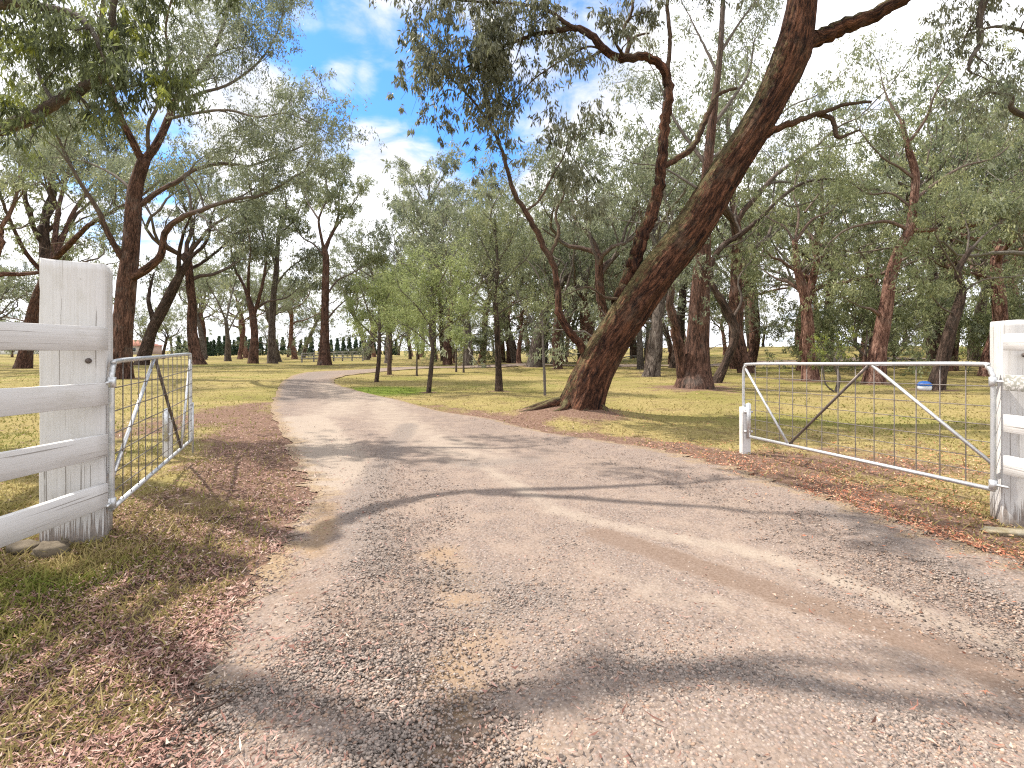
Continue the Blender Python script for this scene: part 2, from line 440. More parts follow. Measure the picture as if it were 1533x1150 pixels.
def pl_dist(x, y, pl):
    pl = np.asarray(pl, float); d = np.full(np.shape(x), 1e9)
    for a, b in zip(pl[:-1], pl[1:]):
        ab = b - a; t = np.clip(((x - a[0]) * ab[0] + (y - a[1]) * ab[1]) / (ab @ ab + 1e-9), 0, 1)
        d = np.minimum(d, np.hypot(x - a[0] - t * ab[0], y - a[1] - t * ab[1]))
    return d
def gline(pts): return np.stack(G([p[0] for p in pts], [p[1] for p in pts]), 1)
def edge_dist(x, y):
    d = np.minimum(pl_dist(x, y, EL_[::6]), pl_dist(x, y, ER_[::6]))
    return np.where(in_road(x, y), -d, d)

TREESPOTS = []                                    # filled by the trees (x, y, radius) before the ground is built
def masks(x, y):
    """litter, green on the open ground"""
    ed = edge_dist(x, y)
    n = vnoise(x * 1.1, y * 1.1, 3); n2 = vnoise(x * .16 + 9, y * .16, 5); n3 = vnoise(x * 3.1, y * 3.1, 8)
    lit = np.clip(1.35 - ed / np.where(x > 0, .75, 1.3), 0, 1) * (1 - .75 * sstep(8, 15, y)) * np.where(x < -2.2, 1 - .5 * sstep(14, 20, y), 1)
    lit = np.maximum(lit, np.exp(-((x + 2.6) / 1.1) ** 2 - ((y - 5.0) / 2.2) ** 2))
    lit = np.maximum(lit, .95 * np.exp(-((x + 2.2) / .95) ** 2 - ((y - 2.3) / 1.2) ** 2))
    lit = np.maximum(lit, .9 * np.exp(-((x + 6.2) / 1.6) ** 2 - ((y - 10.5) / 3.2) ** 2))
    lit = np.maximum(lit, 1.0 * np.exp(-((x - 1.1) / 1.7) ** 2 - ((y - 10.3) / 1.0) ** 2))
    lit = np.maximum(lit, .75 * np.exp(-((x - 4.2) / 2.2) ** 2 - ((y - 6.0) / 1.5) ** 2))
    lit = np.maximum(lit, np.where((x > 1.6) & (y < 7.5), 1.2 * np.exp(-((ed - .3) / .75) ** 2), 0))
    for (tx, ty, tr) in TREESPOTS:
        lit = np.maximum(lit, .8 * np.exp(-((x - tx) ** 2 + (y - ty) ** 2) / tr ** 2))
    lit = np.clip(lit * (.55 + .9 * n), 0, 1)
    gr = sstep(.5, .7, n2) * .32
    gx, gy = G(575, 585); gr = np.maximum(gr, 1.0 * np.exp(-((x - gx) / 1.7) ** 2 - ((y - gy) / 2.4) ** 2))
    gr = np.maximum(gr, .55 * np.exp(-((x + 2.7) / .7) ** 2 - ((y - 3.0) / .6) ** 2) * sstep(.4, .65, n))
    gr = np.maximum(gr, .45 * np.exp(-((x + 2.6) / .4) ** 2 - ((y - 2.3) / .4) ** 2))
    return np.clip(lit, 0, 1), np.clip(gr, 0, 1), ed

def build_ground():
    k = 7.0; n = 330; t = np.linspace(-1, 1, n)
    ax = 800 * np.sinh(k * t) / np.sinh(k); ay = ax + 4.5
    X, Y = np.meshgrid(ax, ay); Z = gz(X, Y)
    lit, gr, ed = masks(X.ravel(), Y.ravel())
    Z = Z - .07 * sstep(.15, .6, -ed).reshape(Z.shape)
    i = np.arange(n - 1)[:, None] * n + np.arange(n - 1)[None, :]
    q = np.stack([i, i + 1, i + n + 1, i + n], -1).reshape(-1, 4)
    t_ = NT('dry_lawn'); p = t_.pos()
    big = t_.noise(p, .22, 5, .6); mid = t_.noise(p, 1.6, 5, .62); fine = t_.noise(p, 26, 4, .7); vf = t_.noise(t_.scale(p, (1, 1, 1)), 110, 3, .7)
    wide = t_.noise(t_.scale(p, (.35, 1, 1)), .55, 4, .55)
    straw = t_.ramp(fine, [(.3, (0.164, 0.120, 0.051)), (.5, (0.329, 0.259, 0.103)), (.7, (0.494, 0.411, 0.198))])
    olive = t_.ramp(fine, [(.3, (0.078, 0.075, 0.023)), (.5, (0.199, 0.184, 0.048)), (.72, (0.336, 0.305, 0.094))])
    green = t_.ramp(fine, [(.3, (0.051, 0.082, 0.012)), (.5, (0.150, 0.204, 0.027)), (.72, (0.258, 0.299, 0.058))])
    brown = t_.ramp(fine, [(.3, (0.068, 0.041, 0.022)), (.55, (0.184, 0.122, 0.071)), (.72, (0.272, 0.197, 0.122))])
    c = t_.mix(t_.mr(t_.math('ADD', t_.math('MULTIPLY', big, .6), t_.math('MULTIPLY', wide, .4)), .42, .64), straw, olive)
    c = t_.mix(t_.mr(mid, .52, .70, 0, .7), c, brown)
    c = t_.mix(t_.mr(t_.math('ADD', t_.attr('green'), t_.math('MULTIPLY', t_.math('SUBTRACT', mid, .5), .9)), .15, .75), c, green)
    litc = t_.ramp(t_.math('ADD', t_.math('MULTIPLY', fine, .6), t_.math('MULTIPLY', vf, .4)), [(.32, (0.051, 0.029, 0.020)), (.47, (0.170, 0.099, 0.071)), (.58, (0.286, 0.190, 0.146)), (.72, (0.394, 0.306, 0.245))])
    lf = t_.mr(t_.math('ADD', t_.attr('litter'), t_.math('MULTIPLY', t_.math('SUBTRACT', mid, .5), 1.3)), .3, .75)
    c = t_.mix(lf, c, litc)
    c = t_.mix(t_.mr(vf, .3, .75, .45, 0), c, (0.034, 0.027, 0.014))
    h = t_.math('ADD', t_.math('MULTIPLY', fine, .6), t_.math('MULTIPLY', vf, .4))
    m = t_.done(t_.bsdf(base=c, rough=.95, spec=.08, normal=t_.bump(h, .7, .035)))
    o = link('ground', make_mesh('ground', np.stack([X, Y, Z], -1).reshape(-1, 3), q, None, {'litter': lit, 'green': gr}, True, m))
    tag(o, kind='structure')

def stains(x, y):
    def f(lines): return np.maximum.reduce([a * np.exp(-(pl_dist(x, y, gline(l)) / wd) ** 2) for l, wd, a in lines])
    pale = f([([(640, 655), (840, 770), (1000, 800), (1150, 830), (1300, 880), (1420, 930), (1533, 975)], .17, .72), ([(455, 625), (470, 650), (495, 685), (485, 725)], .5, 1.35),
              ([(560, 590), (600, 640), (720, 690)], .8, .7), ([(500, 620), (520, 600), (490, 575)], 1.2, .7), ([(950, 870), (1050, 900)], .3, .5)])
    brown = f([([(900, 800), (1000, 830), (1150, 880), (1300, 930), (1450, 990), (1560, 1040)], .16, 1.25), ([(420, 860), (480, 900), (600, 960)], .16, .6), ([(300, 1060), (360, 1020)], .12, .9), ([(230, 1150), (290, 1050)], .1, .8)])
    ochre = f([([(215, 1060), (270, 975), (330, 905), (390, 850), (430, 822)], .13, 1.0), ([(470, 830), (488, 790), (492, 760)], .16, .8), ([(655, 830), (690, 880), (720, 960), (690, 1000)], .26, .72), ([(650, 1000), (700, 1080), (660, 1160)], .2, .7), ([(800, 1150), (900, 1110)], .15, .5)])
    grey = f([([(610, 640), (570, 700), (540, 760), (560, 850)], .26, .9), ([(420, 600), (445, 572), (480, 561)], .9, .9), ([(700, 700), (790, 690)], .4, .7), ([(640, 860), (820, 900), (700, 930)], .22, .8),
              ([(1240, 765), (1310, 800), (1420, 850), (1533, 900)], .16, 1.2), ([(330, 1060), (560, 980), (610, 1000)], .14, .9), ([(520, 1150), (600, 1080)], .2, .8), ([(930, 1000), (1150, 1010), (1400, 1100)], .14, .8)])
    return pale, brown, ochre, grey

def build_road():
    m_ = 56; n = len(EL_)
    t = np.linspace(0, 1, m_)[None, :]
    jit = (vnoise(np.arange(n) * .45, np.zeros(n), 21) - .5)
    jr = (vnoise(np.arange(n) * .45, np.zeros(n) + 7, 22) - .5)
    A = EL_.copy(); B = ER_.copy(); d = np.hypot(A[:, 0], A[:, 1]).clip(2, 30)
    dirn = (B - A) / np.linalg.norm(B - A, axis=1)[:, None]
    A = A + dirn * (jit * .45)[:, None]; B = B + dirn * (jr * .45)[:, None]
    X = A[:, 0:1] * (1 - t) + B[:, 0:1] * t; Y = A[:, 1:2] * (1 - t) + B[:, 1:2] * t
    d = np.hypot(X, Y)
    edge = np.minimum(t, 1 - t) * np.linalg.norm(B - A, axis=1)[:, None]
    rut = -.018 * np.exp(-((edge - .95) / .28) ** 2)
    Z = gz(X, Y) + .006 + .0007 * d + rut * sstep(30, 5, d) + .012 * (vnoise(X * 2.2, Y * 2.2, 31) - .5) * sstep(20, 4, d) + .006 * sstep(0, .3, edge)
    pale, brown, ochre, grey = stains(X.ravel(), Y.ravel())
    i = np.arange(n - 1)[:, None] * m_ + np.arange(m_ - 1)[None, :]
    q = np.stack([i, i + 1, i + m_ + 1, i + m_], -1).reshape(-1, 4)
    k = NT('gravel'); p = k.pos()
    big = k.noise(p, .9, 5, .6); mid = k.noise(p, 4.5, 5, .65); fine = k.noise(p, 60, 3, .7)
    vo = k.n('TexVoronoi', {'Vector': p, 'Scale': 62.0, 'Randomness': 1.0}); vc = vo.outputs['Color']; vd = vo.outputs['Distance']
    sep = k.n('SeparateColor', {0: vc})
    stone = k.ramp(sep.outputs[0], [(.0, (0.086, 0.068, 0.061)), (.25, (0.180, 0.146, 0.131)), (.5, (0.248, 0.206, 0.186)), (.72, (0.224, 0.159, 0.132)), (.88, (0.308, 0.262, 0.231)), (1, (0.118, 0.102, 0.099))])
    dust = k.ramp(fine, [(.3, (0.165, 0.119, 0.091)), (.5, (0.245, 0.189, 0.151)), (.7, (0.303, 0.244, 0.202))])
    cov = k.mr(k.math('ADD', mid, k.math('MULTIPLY', k.math('SUBTRACT', big, .5), .7)), .40, .68, .95, .30)
    jog = k.math('MULTIPLY', k.math('SUBTRACT', mid, .5), .7)
    pf = k.mr(k.math('ADD', k.attr('pale'), jog), .25, .85)
    bf = k.mr(k.math('ADD', k.attr('brown'), jog), .3, .85)
    of = k.mr(k.math('ADD', k.attr('ochre'), jog), .3, .85)
    gf = k.mr(k.math('ADD', k.attr('grey'), jog), .25, .8)
    cov = k.math('MULTIPLY', cov, k.math('SUBTRACT', 1.0, k.math('MULTIPLY', k.math('MAXIMUM', pf, k.math('MAXIMUM', of, bf)), .8)))
    cov = k.math('MAXIMUM', cov, k.math('MULTIPLY', gf, .95))
    dust = k.mix(k.math('MULTIPLY', pf, .9), dust, k.ramp(fine, [(.3, (0.248, 0.202, 0.160)), (.7, (0.336, 0.283, 0.232))]))
    dust = k.mix(k.math('MULTIPLY', bf, .8), dust, k.ramp(fine, [(.3, (0.103, 0.067, 0.046)), (.7, (0.179, 0.127, 0.098))]))
    dust = k.mix(k.math('MULTIPLY', of, .8), dust, k.ramp(fine, [(.3, (0.203, 0.129, 0.067)), (.7, (0.279, 0.197, 0.120))]))
    stone = k.mix(k.math('MULTIPLY', gf, .6), stone, k.ramp(sep.outputs[1], [(0, (0.085, 0.076, 0.074)), (.5, (0.179, 0.164, 0.154)), (1, (0.272, 0.256, 0.242))]))
    gap = k.mr(vd, .3, .58, 0, .75)
    stone = k.mix(gap, stone, k.mix(.5, dust, (.10, .075, .06)))
    c = k.mix(cov, dust, stone)
    c = k.mix(k.mr(big, .38, .62, .12, 0), c, (.22, .17, .145))
    ef = k.mr(k.math('ADD', k.attr('edge'), k.math('MULTIPLY', k.math('SUBTRACT', mid, .5), 1.6)), .35, .95, 0, .85)
    c = k.mix(ef, c, k.ramp(fine, [(.32, (.10, .066, .045)), (.5, (.23, .165, .105)), (.68, (.33, .26, .16))]))
    h = k.math('ADD', k.math('MULTIPLY', k.math('MULTIPLY', k.math('SUBTRACT', 1.0, vd), cov), .8), k.math('MULTIPLY', fine, .35))
    m = k.done(k.bsdf(base=c, rough=.92, spec=.12, normal=k.bump(h, .8, .012)))
    o = link('gravel_driveway', make_mesh('gravel_driveway', np.stack([X, Y, Z], -1).reshape(-1, 3), q, None, dict(pale=pale, brown=brown, ochre=ochre, grey=grey, edge=np.clip(1 - edge.ravel() / (.38 + .02 * d.ravel()), 0, 1)), True, m))
    tag(o, kind='structure')

def road_h(x, y): return gz(x, y) + .008 + .0007 * np.hypot(x, y)

def m_tint(name, stops, rough=.8, spec=.15, trans=0):
    t = NT(name); c = t.ramp(t.attr('tint'), stops); b = t.bsdf(base=c, rough=rough, spec=spec)
    if trans:
        b = t.n('MixShader', {0: trans, 1: b, 2: t.n('BsdfTranslucent', {'Color': c}).outputs[0]}).outputs[0]
    return t.done(b)

def screen_pts(rng, n, x0, x1, y0, y1):
    px = rng.uniform(x0, x1, n); py = rng.uniform(y0, y1, n); return G(px, py)

def build_gravel():
    rng = np.random.default_rng(11)
    x, y = screen_pts(rng, 230000, -100, 1640, 632, 1260)
    ed = edge_dist(x, y); pale, brown, ochre, grey = stains(x, y)
    n = vnoise(x * 2.3, y * 2.3, 41)
    pr = .62 * (.35 + 1.3 * n) * (1 - .75 * np.clip(np.maximum(pale, np.maximum(ochre * 1.2, brown * .9)), 0, 1)) + .55 * np.clip(grey, 0, 1)
    pr = np.where(ed > 0, .25 * np.exp(-ed / .35), pr)
    keep = rng.uniform(0, 1, len(x)) < pr
    x, y, grey, ed = x[keep], y[keep], np.clip(grey, 0, 1)[keep], ed[keep]; N = len(x)
    z = np.where(ed < 0, road_h(x, y), gz(x, y))
    s = np.exp(rng.normal(math.log(.0050), .40, N)) * (1 + .08 * grey); s = s.clip(.0022, .0105)
    base = np.array([[1, 0, 0], [0, 1, 0], [-1, 0, 0], [0, -1, 0], [0, 0, 1], [0, 0, -1]], float)
    V = base[None] * rng.uniform(.65, 1.25, (N, 6, 1)) + rng.normal(0, .16, (N, 6, 3))
    V[:, :, 2] *= .62; V[:, :, 0] *= rng.uniform(.9, 1.6, N)[:, None]
    a = rng.uniform(0, 6.28, N); ca, sa = np.cos(a)[:, None], np.sin(a)[:, None]
    V = np.stack([V[:, :, 0] * ca - V[:, :, 1] * sa, V[:, :, 0] * sa + V[:, :, 1] * ca, V[:, :, 2]], -1) * s[:, None, None]
    V += np.stack([x, y, z + .32 * s], -1)[:, None, :]
    T = np.array([[0, 1, 4], [1, 2, 4], [2, 3, 4], [3, 0, 4], [1, 0, 5], [2, 1, 5], [3, 2, 5], [0, 3, 5]])
    T = (np.arange(N)[:, None, None] * 6 + T[None]).reshape(-1, 3)
    ti = np.clip(rng.uniform(0, 1, N) * (1 - .35 * grey) , 0, 1)
    m = m_tint('loose_stone', [(0, (0.086, 0.069, 0.061)), (.18, (0.173, 0.146, 0.127)), (.38, (0.254, 0.211, 0.184)), (.55, (0.322, 0.264, 0.225)), (.68, (0.242, 0.163, 0.127)), (.8, (0.288, 0.201, 0.147)), (.92, (0.392, 0.327, 0.274)), (1, (0.195, 0.100, 0.064))], .85)
    o = link('gravel', make_mesh('gravel', V.reshape(-1, 3), None, T, {'tint': np.repeat(ti, 6)}, False, m)); tag(o, 'loose grey and pink stones scattered over the driveway', 'gravel', kind='stuff')

def strips(rng, x, y, z, L, Wd, lift, ti):
    """curled flat leaves: two quads each"""
    N = len(x); a = rng.uniform(0, 6.28, N); d = np.stack([np.cos(a), np.sin(a), rng.normal(0, .22, N)], -1)
    s = np.stack([-np.sin(a), np.cos(a), rng.normal(0, .35, N)], -1); c = np.stack([x, y, z + lift], -1)
    cur = (rng.uniform(-.05, .22, N) * L)[:, None] * np.array([0, 0, 1.]); bend = (rng.normal(0, .12, N) * L)[:, None] * s
    h = (L / 2)[:, None] * d; wv = (Wd / 2)[:, None] * s
    V = np.stack([c - h + cur - bend, c - h * .0 - wv, c + h * .0 + wv, c + h + cur - bend], 1).reshape(-1, 3)
    i = np.arange(N)[:, None] * 4
    T = np.concatenate([i + np.array([0, 1, 2]), i + np.array([2, 1, 3])], 0)
    return V, T, np.repeat(ti, 4)

def build_litter():
    rng = np.random.default_rng(12)
    x, y = screen_pts(rng, 260000, -120, 1650, 590, 1250)
    lit, gr, ed = masks(x, y)
    n = vnoise(x * 2.5, y * 2.5, 43)
    pr = np.where(ed > -.05, lit * .95, .004 + np.where(x < 0, .32, .25) * np.exp(ed / np.where(x < 0, .22, .16))) * (.12 + 1.5 * sstep(.34, .62, n))
    k = rng.uniform(0, 1, len(x)) < pr; x, y, ed = x[k], y[k], ed[k]; N = len(x)
    z = np.where(ed < 0, road_h(x, y), gz(x, y))
    L = rng.uniform(.014, .045, N); L = np.where(rng.uniform(0, 1, N) < .07, L * 2.4, L); Wd = rng.uniform(.003, .008, N) + .0009 * y.clip(0, 9)
    ti = rng.uniform(0, 1, N) ** 1.0
    V, T, t = strips(rng, x, y, z, L, Wd, rng.uniform(.004, .03, N), ti)
    t_ = NT('dead_leaf'); cc = t_.ramp(t_.attr('tint'), [(0, (0.040, 0.023, 0.018)), (.2, (0.138, 0.067, 0.051)), (.45, (0.276, 0.149, 0.121)), (.65, (0.333, 0.201, 0.167)), (.9, (0.391, 0.270, 0.224)), (1, (0.483, 0.391, 0.322))])
    cw = t_.ramp(t_.attr('tint'), [(0, (0.065, 0.022, 0.011)), (.25, (0.260, 0.079, 0.039)), (.55, (0.429, 0.152, 0.075)), (.8, (0.494, 0.244, 0.132)), (1, (0.598, 0.415, 0.265))])
    cc = t_.mix(t_.attr('warm'), cc, cw); m = t_.done(t_.bsdf(base=cc, rough=.75, spec=.15))
    warm = np.clip(sstep(1.0, 2.6, x) * (.55 + .5 * vnoise(x, y, 47)), 0, 1); t2 = np.repeat(warm, 4)
    o = link('leaf_litter', make_mesh('leaf_litter', V, None, T, {'tint': t, 'warm': t2}, False, m)); tag(o, 'fallen red brown leaves and bark scraps covering the verges', 'leaf litter', kind='stuff')

def build_twigs():
    rng = np.random.default_rng(17); x, y = screen_pts(rng, 5200, -120, 1650, 600, 1240); lit, gr, ed = masks(x, y)
    k = rng.uniform(0, 1, len(x)) < np.where(ed > -.1, .10 + .5 * lit, 0); x, y, ed = x[k], y[k], ed[k]
    mb = MB()
    for X, Y, e in zip(x, y, ed):
        L = rng.uniform(.06, .22); a = rng.uniform(0, 6.28); n = 3; z0 = float(road_h(X, Y) if e < 0 else gz(X, Y)) + .006
        p = [(X + math.cos(a + rng.normal(0, .25)) * L * t, Y + math.sin(a + rng.normal(0, .25)) * L * t, z0 + rng.uniform(0, .018)) for t in (0, .5, 1)]
        tube(mb, p, np.array([1, .8, .4]) * rng.uniform(.002, .0045), 4, attrs=False)
    m = NT('dead_twig'); m = m.done(m.bsdf(base=(.07, .045, .035), rough=.9))
    tag(mb.build('fallen_twigs', m), 'thin dark fallen twigs scattered along both verges', 'twigs', kind='stuff')

def build_grass():
    rng = np.random.default_rng(13)
    x1, y1 = screen_pts(rng, 210000, -150, 1680, 552, 1230)
    x2, y2 = screen_pts(rng, 60000, -100, 420, 760, 1230)
    x3, y3 = rng.normal(-3.05, .42, 5000), rng.normal(3.2, .42, 5000)
    x, y = np.concatenate([x1, x2, x3]), np.concatenate([y1, y2, y3])
    lit, gr, ed = masks(x, y); n = vnoise(x * 1.7, y * 1.7, 44)
    pr = np.where(ed > .06, (1 - .78 * lit) * (.3 + .9 * n), 0)
    pr = np.where((ed > 0) & (y < 4), np.maximum(pr * .9, .5 * gr), pr)
    k = rng.uniform(0, 1, len(x)) < pr; x, y, gr, n = x[k], y[k], gr[k], n[k]; N = len(x)
    near = np.exp(-((x + 3.0) / .8) ** 2 - ((y - 3.2) / .8) ** 2)
    H = rng.uniform(.018, .05, N) * (1 + .35 * near + .4 * gr); H = np.where(rng.uniform(0, 1, N) < .07, H * 1.9, H); d = np.hypot(x, y)
    Wd = (.0028 + .0007 * d) * rng.uniform(.7, 1.4, N)
    a = rng.uniform(0, 6.28, N); s = np.stack([np.cos(a), np.sin(a), np.zeros(N)], -1) * Wd[:, None]
    ln = np.stack([rng.normal(0, .5, N), rng.normal(0, .5, N), np.ones(N)], -1) * H[:, None]
    b = np.stack([x, y, gz(x, y) - .003], -1)
    V = np.stack([b - s, b + s, b + ln * .55 + s * .6, b + ln * .55 - s * .6, b + ln * np.array([1.5, 1.5, .92])], 1).reshape(-1, 3)
    i = np.arange(N)[:, None] * 5
    green = np.clip(.33 * vnoise(x * .5, y * .5, 45) + .75 * gr + rng.normal(0, .12, N), 0, 1)
    m = m_tint('grass_blade', [(0, (0.360, 0.281, 0.137)), (.25, (0.302, 0.248, 0.094)), (.45, (0.209, 0.202, 0.054)), (.7, (0.137, 0.176, 0.029)), (1, (0.122, 0.194, 0.022))], .7, .15, .3)
    o = link('grass', make_mesh('grass', V, i + np.array([0, 1, 2, 3]), i + np.array([3, 2, 4]), {'tint': np.repeat(green, 5)}, False, m)); tag(o, 'short dry grass with greener tufts', 'grass', kind='stuff')

# ------------------------------------------------------------------ painted timber, metal
def m_paint():
    t = NT('weathered_white_paint'); p = t.obj()
    along = t.attr('grain', 'Vector')
    g = t.noise(t.scale(along, (1.6, 130, 130)), 1.0, 4, .6); st = t.noise(t.scale(along, (2.2, 42, 42)), 1.0, 6, .7); sp = t.noise(along, 38, 4, .7)
    c = t.ramp(g, [(.3, (0.512, 0.500, 0.488)), (.5, (0.560, 0.552, 0.544)), (.7, (0.592, 0.584, 0.580))])
    c = t.mix(t.mr(st, .5, .75, 0, .42), c, (.45, .42, .37))
    wear = t.attr('wear')
    cr = t.noise(t.scale(along, (.9, 60, 60)), 1.0, 3, .5); c = t.mix(t.mr(cr, .63, .68, 0, .75), c, (.16, .14, .12))
    blot = t.noise(t.scale(along, (3, 6, 6)), 1.0, 5, .65); c = t.mix(t.mr(blot, .5, .8, 0, .45), c, (.36, .34, .28))
    c = t.mix(t.mr(sp, .66, .74, 0, .5), c, (.22, .19, .16))
    wf = t.mr(t.math('ADD', t.math('MULTIPLY', g, .75), t.math('MULTIPLY', wear, .42)), .62, .70)
    c = t.mix(t.math('MULTIPLY', wf, .85), c, t.ramp(sp, [(.3, (.07, .055, .045)), (.7, (.27, .21, .17))]))
    lich = t.attr('lichen'); lf = t.mr(t.math('ADD', t.math('MULTIPLY', sp, .9), t.math('MULTIPLY', lich, .28)), .66, .76)
    c = t.mix(lf, c, (.28, .28, .25))
    h = t.math('SUBTRACT', g, t.math('MULTIPLY', wf, .6))
    return t.done(t.bsdf(base=c, rough=.75, spec=.2, normal=t.bump(h, .3, .003)))
def m_metal(name, a, b, rough=.45, metal=.75):
    t = NT(name); p = t.obj(); n = t.noise(p, 18, 4, .65); n2 = t.noise(p, 90, 3, .6)
    c = t.ramp(t.math('ADD', t.math('MULTIPLY', n, .7), t.math('MULTIPLY', n2, .3)), [(.35, a), (.65, b)])
    return t.done(t.bsdf(base=c, rough=t.mr(n, .3, .7, rough + .15, rough - .1), metal=metal, normal=t.bump(n2, .15, .002)))
PAINT = m_paint(); GALV = m_metal('galvanised_steel', (.42, .43, .44), (.68, .69, .70)); DULL = m_metal('rusty_dark_steel', (.07, .055, .05), (.17, .14, .125), .6, .5); WIRE = m_metal('wire', (.09, .075, .065), (.20, .175, .16), .6, .3)

def plank(name, a, b, w, h, parent, seed, lichen=0.0, wear=.0, cuts=26):
    """a sawn board from a to b with slightly uneven edges, subdivided so its faces are not dead flat"""
    rng = np.random.default_rng(seed); a = np.asarray(a, float); b = np.asarray(b, float); d = b - a; L = np.linalg.norm(d); x = d / L
    y = np.array([0, 0, 1.]) if abs(x[2]) < .9 else np.array([0, 1, 0.]); y = nrm(np.cross(y, x)); z = np.cross(x, y)
    e = .05 * min(w, h)
    prof = np.array([(-w / 2 + e, -h / 2), (0, -h / 2), (w / 2 - e, -h / 2), (w / 2, -h / 2 + e), (w / 2, 0), (w / 2, h / 2 - e), (w / 2 - e, h / 2), (0, h / 2), (-w / 2 + e, h / 2), (-w / 2, h / 2 - e), (-w / 2, 0), (-w / 2, -h / 2 + e)])
    n = cuts; s = np.linspace(0, L, n); wob = rng.normal(0, 1, (12, 3))
    V = []; GA = []
    for i, si in enumerate(s):
        k = 1 + .006 * np.sin(si * 3 + wob[0, 0]) + .003 * np.sin(si * 11 + wob[1, 0])
        pr = prof * k + rng.normal(0, .0006, prof.shape)
        if i in (0, n - 1): pr = pr * .985
        V.append(a + x * si + pr[:, :1] * y + pr[:, 1:] * z); GA.append(np.c_[np.full(12, si + seed * 3.1), pr + seed])
    V = np.vstack(V); GA = np.vstack(GA); i = np.arange(n - 1)[:, None] * 12; j = np.arange(12)[None]; kx = (np.arange(12) + 1) % 12
    q = np.stack([i + j, i + kx[None], i + 12 + kx[None], i + 12 + j], -1).reshape(-1, 4)
    c0, c1 = len(V), len(V) + 1; V = np.vstack([V, a, b]); GA = np.vstack([GA, GA[:1], GA[-1:]])
    t = np.vstack([np.stack([kx, np.arange(12), np.full(12, c0)], -1), np.stack([np.arange(12) + (n - 1) * 12, kx + (n - 1) * 12, np.full(12, c1)], -1)])
    wr = np.full(len(V), wear) if not callable(wear) else wear(V)
    return V, q, t, dict(grain=GA, wear=wr, lichen=np.full(len(V), lichen))

def fence_corner(pc, fdir, rails, raildir, sign, label):
    """white post with board rails; pc = the corner of the post face nearest the opening"""
    f = nrm(np.array([*fdir, 0.])); back = np.array([-f[1], f[0], 0]) if sign > 0 else np.array([f[1], -f[0], 0])
    back = back if back[1] > 0 else -back
    w, dp = .36, .30
    top = rails['top']; c = np.array([*pc, 0.]) + f * w / 2 + back * dp / 2; g = float(gz(c[0], c[1]))
    root = thing('board_fence', label, 'fence', (c[0], c[1], g))
    rng = np.random.default_rng(5 + sign)
    # post: a big sawn timber, built standing up and turned
    n = 44; zs = np.linspace(g - .35, top, n); V = []; GA = []
    cs = [(-w / 2 + .009, -dp / 2), (-w / 4, -dp / 2), (0, -dp / 2), (w / 4, -dp / 2), (w / 2 - .009, -dp / 2), (w / 2, -dp / 2 + .009), (w / 2, 0), (w / 2, dp / 2 - .009), (w / 2 - .009, dp / 2), (0, dp / 2), (-w / 2 + .009, dp / 2), (-w / 2, dp / 2 - .009), (-w / 2, 0), (-w / 2, -dp / 2 + .009)]
    cs = np.array(cs); m = len(cs)
    for i, z in enumerate(zs):
        k = 1 + .003 * math.sin(z * 5) + .002 * math.sin(z * 13 + 1); pr = cs * k + rng.normal(0, .0008, cs.shape)
        if i == n - 1: pr = pr * .997
        zz = z + (pr[:, 0] * .03 if i == n - 1 else 0) + (rng.normal(0, .003, m) if i == n - 1 else 0)
        V.append(np.c_[c[0] + f[0] * pr[:, 0] + back[0] * pr[:, 1], c[1] + f[1] * pr[:, 0] + back[1] * pr[:, 1], np.full(m, z) + (zz - z)])
        GA.append(np.c_[np.full(m, z), pr + sign * 2])
    V = np.vstack(V); GA = np.vstack(GA); i = np.arange(n - 1)[:, None] * m; j = np.arange(m)[None]; kx = (np.arange(m) + 1) % m
    q = np.stack([i + j, i + kx[None], i + m + kx[None], i + m + j], -1).reshape(-1, 4)
    V = np.vstack([V, [c[0], c[1], top + .004]]); GA = np.vstack([GA, GA[-1:]])
    t = np.stack([np.arange(m) + (n - 1) * m, kx + (n - 1) * m, np.full(m, len(V) - 1)], -1)
    wear = np.clip(1.0 - (V[:, 2] - g) / .42, -.15, 1) + np.clip((V[:, 2] - top + .12) / .5, 0, .25)
    post = link('post', make_mesh('post', V - np.array([c[0], c[1], g]), q, t, dict(grain=GA, wear=wear, lichen=np.zeros(len(V))), False, PAINT), root)
    base = np.array([c[0], c[1], g])
    r0 = np.array([*rails['start'], 0.]); rd = nrm(np.array([*raildir, 0.]))
    for k, (zc, h, li, dz) in enumerate(rails['z']):
        a = r0 + UP * zc; b = r0 + rd * rails['len'] + UP * (zc + dz)
        p = plank('rail', a, b, .045, h, None, 11 * k + sign * 3 + 20, li, .05)
        link('rail', make_mesh('rail', p[0] - base, p[1], p[2], p[3], False, PAINT), root)
    # second post carrying the far end of the rails
    e = r0 + rd * (rails['len'] - .12) + back * .0; e = e + np.array([-rd[1], rd[0], 0]) * (.12 * (1 if sign < 0 else -1))
    ge = float(gz(e[0], e[1])); pv = plank('post', np.array([e[0], e[1], ge - .3]), np.array([e[0], e[1], top - .25]), .16, .2, None, 77 + sign, 0, .03)
    link('post', make_mesh('post', pv[0] - base, pv[1], pv[2], pv[3], False, PAINT), root)
    # hole and dark shadow bars are put on in build_gateway
    return root, base, f, back, c, post

